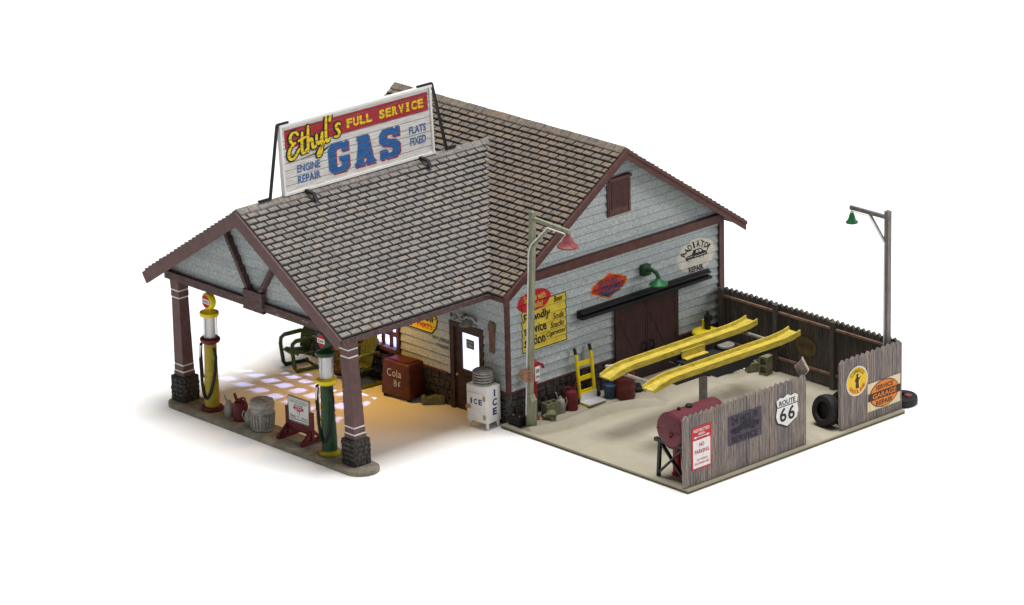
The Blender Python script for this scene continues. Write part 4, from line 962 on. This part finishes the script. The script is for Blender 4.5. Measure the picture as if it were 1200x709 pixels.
tl = math.atan2(.038, 1.06); D = Decal((0, -.380+.042*.55*1.0, .66), (1, 0, 0), (0, math.sin(tl), math.cos(tl)), (0, -math.cos(tl), math.sin(tl)))
D.O = Vector((0, -.364, .64))
D.mesh('lettering', 'cream', [txt('C', -.24, .16, .17, .24, .004), txt('o', -.05, .13, .14, .16, .004), txt('l', .07, .16, .025, .24, .004), txt('a', .18, .13, .13, .16, .004), txt('8', .0, -.14, .12, .22, .004), txt('\u00a2', .16, -.14, .10, .22, .004)], 1, co)
tb = thing('stone_trough', 'broken mossy green block lying beside the drinks cooler', 'block', (-2.98, -.30, GZ), R(50))
p = MB(); random.seed(3)
pts = [(-.34, 0), (.34, 0)]+[(.34-.085*i, .24+random.uniform(-.03, .05)) for i in range(9)]
p.prism(pts, -.09, .09, (Vector((0, 0, 0)), Vector((1, 0, 0)), Vector((0, 0, 1)), Vector((0, -1, 0)))); p.build('block', 'cinder', tb)
# ice box
ib = thing('ice_box', 'white enamel icebox lettered ICE with a round ribbed coil top by the corner', 'icebox', (-.52, -.52, GZ), R(7))
MB().box((-.40, -.30, .20), (.40, .30, 1.32), bev=.035).build('cabinet', 'white', ib)
p = MB(); [p.cyl((x, y, 0), (x, y, .22), .045, .05, 10) for x in (-.33, .33) for y in (-.23, .23)]; p.build('leg', 'white', ib)
MB().box((-.35, -.335, .28), (.35, -.296, 1.10), bev=.012).build('icebox_door', 'white', ib)
p = MB(); p.box((.27, -.355, .92), (.35, -.33, 1.06)); p.box((.27, -.355, .34), (.35, -.33, .48)); p.build('hinge', 'brass', ib)
p = MB().box((-.37, -.375, .60), (-.22, -.33, .70)).cyl((-.30, -.37, .65), (-.16, -.40, .65), .028, n=8); p.build('latch', 'brass', ib)
p = MB()
for k in range(5): p.lathe([(.25, 1.31+k*.085), (.31, 1.33+k*.085), (.31, 1.37+k*.085), (.25, 1.395+k*.085)], 28)
p.lathe([(.25, 1.3), (.27, 1.74), (.24, 1.75), (.22, 1.62), (0, 1.60)], 28); p.build('coil_top', mat('dusty_grey_coil', (.33, .31, .28), .6, .3, 7), ib)
M['icenavy'] = mat('ice_navy', (.015, .035, .16), .5, .15)
D = Decal((0, -.336, .80), (1, 0, 0), (0, 0, 1), (0, -1, 0)); D.mesh('front_lettering', 'icenavy', [txt('I', -.18, .05, .06, .17, .04), txt('C', -.02, .05, .13, .17, .04), txt('E', .16, .05, .13, .17, .04)], 0, ib)
D = Decal((.40, .02, .80), (0, 1, 0), (0, 0, 1), (1, 0, 0)); D.mesh('side_lettering', 'icenavy', [txt('I', 0, .30, .07, .21, .04), txt('C', 0, .02, .20, .22, .04), txt('E', 0, -.26, .18, .22, .04)], 0, ib)

# ------------------------------------------------------------------ street lamps
def street_lamp(label, loc, h, sgn, mp, ms_, arm, sr, rot=(0, 0, 0), armz=.20, block=True):
    T = thing('street_lamp', label, 'street lamp', loc, rot=rot)
    p = MB().box((-.075, -.075, .0), (.075, .075, h)); p.add([(-.06, -.06, h), (.06, -.06, h), (.06, .06, h), (-.06, .06, h), (0, 0, h+.05)], [(0, 1, 4), (1, 2, 4), (2, 3, 4), (3, 0, 4)])
    if block: p.prism([(-.05, 0), (.20, 0), (.20, .85), (.06, 1.02), (-.05, 1.02)], -.10, .10, (Vector((0, 0, 0)), Vector((1, 0, 0)), Vector((0, 0, 1)), Vector((0, -1, 0))))
    p.build('post', mp, T)
    za = h-armz
    MB().bar((sgn*-.10, 0, za), (sgn*arm, 0, za), .09, .11).build('arm', mp, T)
    MB().bar((sgn*.07, 0, za-.80), (sgn*arm*.48, 0, za-.06), .07, .07, (0, 1, 0)).build('brace', mp, T)
    MB().tube([(-sgn*.0-.045, -.095, .35), (-.045, -.095, za-1.0), (sgn*.05, -.08, za-.75), (sgn*arm*.45, -.07, za-.08), (sgn*arm*.92, -.07, za-.07), (sgn*arm*.95, -.02, za-.15)], .022, 6).build('highlight_cable', 'white_band', T)  # white cable; its colour also paints the highlight along the post edge
    MB().lathe([(sr*.18, .0), (sr*.26, -.10), (sr*.40, -.15), (sr*.55, -.24), (sr*.68, -.32), (sr, -.38), (sr*1.02, -.42), (sr*.85, -.43), (.0, -.34)], 24, TX(sgn*(arm-.06), 0, za-.04)).build('lamp_shade', ms_, T)
    return T
L1 = street_lamp('sage green street lamp with dusty red shade at the corner of the garage', (.68, .16, 0), 6.58, 1, 'sage', 'lampred', 1.52, .30, (0, R(2.8), 0))
MB().cyl((-.16, -.12, 1.60), (.12, -.16, 1.60), .17, n=18).box((-.05, -.16, 1.44), (.16, -.06, 1.78)).build('cable_reel', 'copper', L1)
street_lamp('grey brown street lamp with green shade behind the short fence', (7.20, 8.30, 0), 6.05, -1, 'greypost', 'bgreen', 1.46, .175, block=False)

# ------------------------------------------------------------------ along the gable wall
bt = thing('car_battery', 'black ribbed battery box on the ground at the garage corner', 'battery', (.34, .02, 0), R(4))
MB().box((-.22, -.16, 0), (.22, .16, .24)).box((-.23, -.17, .20), (.23, .17, .26)).build('case', 'black', bt)
p = MB(); [p.box((-.19+k*.075, -.175, .03), (-.15+k*.075, -.16, .19)) for k in range(6)]; [p.box((.22, -.13+k*.075, .03), (.235, -.09+k*.075, .19)) for k in range(4)]; p.build('rib', 'black', bt)
MB().cyl((-.12, -.06, .26), (-.12, -.06, .30), .025, n=10).cyl((.12, -.06, .26), (.12, -.06, .30), .025, n=10).build('terminal', 'grey', bt)
am = thing('air_meter', 'red and white tyre air meter on a slim red stand behind the sage lamp post', 'air meter', (.38, .68, 0))
MB().lathe([(.13, 0), (.13, .04), (.07, .09), (.06, 1.10), (.09, 1.14), (.09, 1.18)], 16).build('stand', 'red', am)
MB().box((-.09, -.10, 1.16), (.11, .11, 1.68), bev=.035).build('head_back', 'red', am)
MB().box((.05, -.085, 1.20), (.135, .095, 1.64), bev=.02).build('face_plate', 'white', am)
D = Decal((.136, .0, 1.42), (0, 1, 0), (0, 0, 1), (1, 0, 0)); D.mesh('dial', 'ink', [rect(-.055, -.12, -.015, -.05), rect(.015, -.12, .055, -.05)], 0, am); D.mesh('gauge', 'grey', [rect(-.06, .04, .06, .16)], 0, am)
MB().lathe([(.05, 1.66), (.09, 1.70), (.09, 1.78), (.04, 1.83), (0, 1.83)], 14).cyl((0, .04, 1.75), (.03, .30, 1.60), .05, .035, 10).cyl((.03, .28, 1.62), (.03, .32, 1.52), .045, n=10).build('air_nozzle', 'red', am)
def cinder(label, loc, rot, grp='hollow building blocks'):
    T = thing('cinder_block', label, 'block', loc, rot=rot, group=grp)
    p = MB(); o = [(-.29, -.15), (.29, -.15), (.29, .15), (-.29, .15)]
    p.box((-.29, -.15, 0), (.29, -.10, .30)); p.box((-.29, .10, 0), (.29, .15, .30))
    for x in (-.29, -.03, .23): p.box((x, -.10, 0), (x+.06, .10, .30))
    p.box((-.23, -.10, .0), (.23, .10, .20)); p.build('block', 'cinder', T); return T
c0 = cinder('mossy hollow block standing on end beside the oil can', (.46, 1.22, 0), (0, 0, R(84)))
c0.scale = (.85, .9, 1.35)
bc = thing('broken_block', 'broken lump of mossy block in front of the standing hollow block', 'rubble', (.68, 1.02, 0))
p = MB(); random.seed(5)
bm = bmesh.new(); bmesh.ops.create_icosphere(bm, subdivisions=2, radius=.17)
for v in bm.verts: v.co = Vector((v.co.x*random.uniform(.85, 1.2), v.co.y*random.uniform(.85, 1.25), max(-.10, v.co.z*random.uniform(.75, 1.1))+.10))
bm.verts.index_update(); p.add([v.co.copy() for v in bm.verts], [[v.index for v in f.verts] for f in bm.faces]); bm.free()
p.cyl((-.10, -.12, .10), (-.06, -.26, .09), .055, n=8); p.build('lump', 'cinder', bc)
oil_can('tarnished oil can with bright spout beside the red gas can by the wall', (.50, 1.58, 0), R(240), s=1.05)
gas_can('red gas can beside the yellow hand truck', (.50, 1.98, 0), R(250))
ht = thing('hand_truck', 'yellow hand truck with steel toe plate leaning on the gable wall', 'hand truck', (.36, 2.78, 0), R(0))
p = MB()
for y in (-.30, .30): p.tube([(.02, y, .16), (-.10, y, 1.30), (-.13, y, 1.48)], .055, 10)
for z in (.30, .72, 1.16): p.bar((-.0-.10*z, -.28, z), (-.0-.10*z, .28, z), .05, .13)
p.box((-.02, -.28, .16), (.04, .28, .30)); p.build('frame', 'yellow', ht)
for y in (-.30, .30): MB().cyl((-.13, y, 1.47), (-.19, y, 1.66), .05, n=10).build('grip', 'black', ht)
MB().box((.03, -.34, .03), (.46, .36, .06)).box((.03, -.33, .06), (.06, .35, .28)).build('toe_plate', 'chrome', ht)
MB().box((.04, -.36, .0), (.42, -.34, .07)).box((-.02, -.3, .1), (.02, .3, .16)).build('plate_edge', 'yellow', ht)
for y in (-.40, .44): MB().cyl((-.04, y-.05, .12), (-.04, y+.05, .12), .12, n=18).build('wheel', 'rubber', ht)
bu = thing('paint_bucket', 'dark blue lidded bucket beside the red drum', 'bucket', (.66, 3.44, 0))
MB().lathe([(.16, 0), (.17, .03), (.19, .36), (.20, .38)], 20).build('bucket', 'blue', bu); MB().lathe([(.205, .37), (.205, .41), (.17, .43), (0, .43)], 20).build('lid', 'blue', bu)
def drum(label, loc, m, mlid=None, r=.32, h=.92):
    T = thing('oil_drum', label, 'drum', loc)
    pf = [(r*.97, 0), (r, .03)]
    for z in (.33, .64): pf += [(r*.97, z*h-.05), (r*1.03, z*h-.02), (r*1.03, z*h+.02), (r*.97, z*h+.05)]
    pf += [(r*.97, h-.06), (r, h-.04), (r, h)]
    MB().lathe(pf, 26).build('barrel', m, T)
    MB().lathe([(r*.94, h-.03), (r*.94, h+.006), (0, h+.006)] if not mlid else [(r*1.02, h-.03), (r*1.02, h+.02), (r*.98, h+.03), (r*.9, h+.01), (0, h+.01)], 26).build('lid', mlid or m, T)
    return T
drum('dark red ribbed oil drum under the left end of the far ramp', (.88, 3.82, 0), 'drumred')
wr = thing('chrome_tool', 'bright chrome hand tool lying on the dark red drum', 'tool', (.74, 3.72, .93), R(70))
MB().cyl((-.34, 0, .05), (.22, .02, .07), .035, n=10).lathe([(.04, 0), (.085, .02), (.085, .09), (.04, .11)], 14, TX(.28, .02, 0)).lathe([(.03, 0), (.07, .02), (.07, .08), (.03, .1)], 12, TX(-.36, 0, 0)).build('wrench', 'chrome', wr)
sc = thing('scrap_part', 'dark grey round machine part on the ground beside the red drum', 'scrap', (.80, 4.42, 0), R(30))
MB().lathe([(.06, 0), (.17, .01), (.18, .09), (.12, .14), (.10, .22), (0, .22)], 16).cyl((.05, 0, .08), (.26, .04, .05), .04, n=8).build('part', 'rubber', sc)

# ------------------------------------------------------------------ car lift
lf = thing('car_lift', 'raised two ramp car lift with worn yellow channels on one steel column', 'car lift', (3.56, 4.40, 0))
MB().lathe([(.30, 0), (.30, .03), (.16, .05)], 24).lathe([(.125, .03), (.125, 1.55)], 22).build('column', 'grey', lf)
def ramp_pts():   # y, z of the running surface
    return [(-3.34, 1.82), (-3.05, 1.88), (-2.70, 1.94), (-2.45, 1.96), (0, 1.96), (1.9, 1.96), (2.40, 2.0), (2.66, 2.06)]
for cx in (-.59, 1.01):
    p = MB(); P = ramp_pts(); sec = [(-.25, .10), (-.21, .10), (-.195, .0), (.195, .0), (.21, .10), (.25, .10), (.25, -.07), (-.25, -.07)]
    k = len(sec); vs = []
    for i, (y, z) in enumerate(P):
        s_ = .55 if i == 0 else 1.0
        for a, b in sec: vs.append((cx+a, y+(.12 if cx > 0 else -.02), z+b*s_))
    fs = []
    for i in range(len(P)-1):
        for j in range(k): fs.append((i*k+j, i*k+(j+1) % k, (i+1)*k+(j+1) % k, (i+1)*k+j))
    fs += [(0, 1, 2, 7), (2, 3, 6, 7), (3, 4, 5, 6), tuple((len(P)-1)*k+q for q in (7, 2, 1, 0)), tuple((len(P)-1)*k+q for q in (7, 6, 3, 2)), tuple((len(P)-1)*k+q for q in (6, 5, 4, 3))]
    p.add(vs, fs); p.build('ramp', 'ylift', lf)
    q = MB().box((cx-.21, -2.30, 1.76), (cx+.21, 1.9, 1.89)); q.prism([(-.95, 1.76), (.95, 1.76), (.65, 1.56), (-.65, 1.56)], cx-.20, cx+.20, (Vector((0, 0, 0)), Vector((0, 1, 0)), Vector((0, 0, 1)), Vector((1, 0, 0)))); q.build('ramp_beam', 'black', lf)
MB().box((-.37, -.55, 1.46), (.79, .55, 1.67)).box((-.40, -.75, 1.67), (.82, .75, 1.71)).build('cross_frame', 'black', lf)
MB().box((-.335, .0-.55, 1.73), (-.10, .35, 1.765)).box((-.34, -.55, 1.72), (-.30, .40, 1.96)).box((.40, .55, 1.55), (.46, 1.1, 1.70)).build('bracket', 'ylift', lf)
for y in (-2.72, 2.25): MB().cyl((-.60, y, 1.79), (1.0, y, 1.79), .05, n=12).build('cross_rod', 'grey', lf)

drum('black drum with a grey steel lid standing behind the lift', (1.50, 7.45, 0), 'black', 'grey', .26, .82)
hc = thing('hub_cap', 'bright steel hub cap lying on the ground near the green blocks', 'hub cap', (1.62, 8.12, 0))
MB().lathe([(.24, 0), (.25, .02), (.20, .06), (.12, .07), (.10, .12), (0, .13)], 24).build('cap', 'chrome', hc)
jk = thing('tyre_changer', 'yellow round topped tyre changing stand with black post beyond the far ramp', 'workshop machine', (.72, 7.42, 0), R(10))
MB().lathe([(.28, 0), (.30, .04), (.16, .12), (.15, 1.00)], 22).build('pedestal', 'black', jk)
MB().lathe([(.14, .96), (.40, 1.0), (.44, 1.04), (.42, 1.09), (.30, 1.14), (.10, 1.16), (0, 1.16)], 26).build('table', 'yellow', jk)
MB().cyl((.05, 0, 1.12), (.05, 0, 1.62), .09, .08, 12).box((-.02, -.10, 1.42), (.14, .12, 1.58)).cyl((.05, .0, 1.60), (.05, .0, 1.72), .05, n=10).build('post', 'black', jk)
MB().box((-.12, -.06, 1.14), (-.04, .02, 1.44)).build('arm', 'yellow', jk)
c1 = cinder('mossy green block lying flat near the back fence', (2.12, 8.08, 0), (0, 0, R(62)))
c2 = copy_thing(c1, (2.36, 8.24, .02), R(20), 'mossy green block standing upright against the lying block')
c1.scale = (1.0, 1.0, .95); c2.rotation_euler = (R(90), R(90), R(10)); c2.location = (2.52, 8.22, .29)

# ------------------------------------------------------------------ tyres
def tyre(label, loc, rot, R_=.47, w=.36):
    T = thing('old_tyre', label, 'tyre', loc, rot=rot, group='worn black tyres')
    pf = [(R_*.54, -w*.40), (R_*.62, -w*.5), (R_*.90, -w*.5), (R_*.98, -w*.36), (R_, 0), (R_*.98, w*.36), (R_*.90, w*.5), (R_*.62, w*.5), (R_*.54, w*.40), (R_*.56, w*.30), (R_*.70, 0), (R_*.56, -w*.30), (R_*.54, -w*.40)]
    vs = []; fs = []; n = 40; k = len(pf)-1
    for i in range(n):
        a = 2*math.pi*i/n
        for q in range(k):
            r, z = pf[q]; rr = r*(1.0-(.018 if (i % 2 and 2 < q < 6) else 0)); vs.append((rr*math.cos(a), rr*math.sin(a), z))
    for i in range(n):
        j = (i+1) % n
        for q in range(k): fs.append((i*k+q, j*k+q, j*k+(q+1) % k, i*k+(q+1) % k))
    MB().add(vs, fs, .5, True).build('casing', 'rubber', T)
    MB().lathe([(R_*.69, -.02), (R_*.69, .02)], 36).build('wheel_disc', 'black', T); return T
tyre('worn black tyre standing on its tread at the gap end of the short fence', (6.86, 6.10, .47), (R(80), 0, R(-4)))
tyre('worn black tyre half hidden behind another tyre and the short fence', (6.98, 6.66, .46), (R(74), 0, R(-10)))
ty3 = tyre('black tyre lying flat on the white ground outside the fence corner', (6.94, 9.20, GZ+.13), (0, 0, 0), .50, .26)
rg = MB().prism([(-.12, -.08), (.10, -.10), (.14, .03), (.04, .10), (-.10, .08)], 0, .035).build('red_cloth', 'lampred', None, (7.14, 9.30, GZ+.26)); tag(rg, 'small folded red cloth lying on the flat tyre', 'cloth')

# ------------------------------------------------------------------ fuel tank
tk = thing('fuel_tank', 'dusty red cylindrical fuel tank lying on a black stand behind the long fence', 'fuel tank', (6.72, -.08, 0))
ax = lambda y: TX(0, y, 1.50) @ RX(R(-90))
MB().lathe([(0, -.03), (.30, -.02), (.47, .0), (.50, .03), (.50, 1.85), (.47, 1.88), (.3, 1.90), (0, 1.91)], 40, ax(-.08)).build('tank', 'tankred', tk)
MB().lathe([(.515, .06), (.515, .09)], 40, ax(-.08)).box((-.46, -.108, 1.47), (.46, -.095, 1.50)).build('seam', 'tankred', tk)
MB().lathe([(.10, 0), (.10, .07), (.07, .10), (0, .10)], 16, TX(0, .72, 1.98)).build('filler_cap', 'black', tk)
MB().lathe([(.05, 0), (.05, .08), (0, .09)], 12, TX(-.02, .34, 1.99)).build('vent_cap', 'black', tk)
MB().cyl((.10, -.18, 1.36), (.10, -.06, 1.36), .05, n=10).box((.04, -.16, 1.42), (.2, -.12, 1.45)).build('tap', 'dred', tk)
p = MB()
for y in (.02, 1.45):
    for x in (-.50, .50): p.bar((x*1.05, y, 0), (x*.9, y, 1.10), .09, .09, (0, 1, 0))
    p.bar((-.64, y, 1.08), (.58, y, 1.08), .11, .10); p.bar((-.50, y-.03, .10), (.46, y-.03, 1.02), .05, .10, (0, 1, 0)); p.bar((.50, y+.03, .10), (-.46, y+.03, 1.02), .05, .10, (0, 1, 0))
    cpts = [(.52*math.sin(R(t)), y, 1.50-.52*math.cos(R(t))) for t in range(-58, 59, 12)]
    p.tube(cpts, .05, 8)
p.build('stand', 'black', tk)
for x in (-.45, .45): MB().bar((x, .0, 1.02), (x, 1.47, 1.02), .07, .07).build('stand_rail', 'black', tk)
MB().cyl((-.22, .45, 0), (-.22, .45, .95), .12, .12, 14).lathe([(.15, 0), (.15, .05)], 14, TX(-.22, .45, 0.002)).build('drain_pipe', 'red', tk)
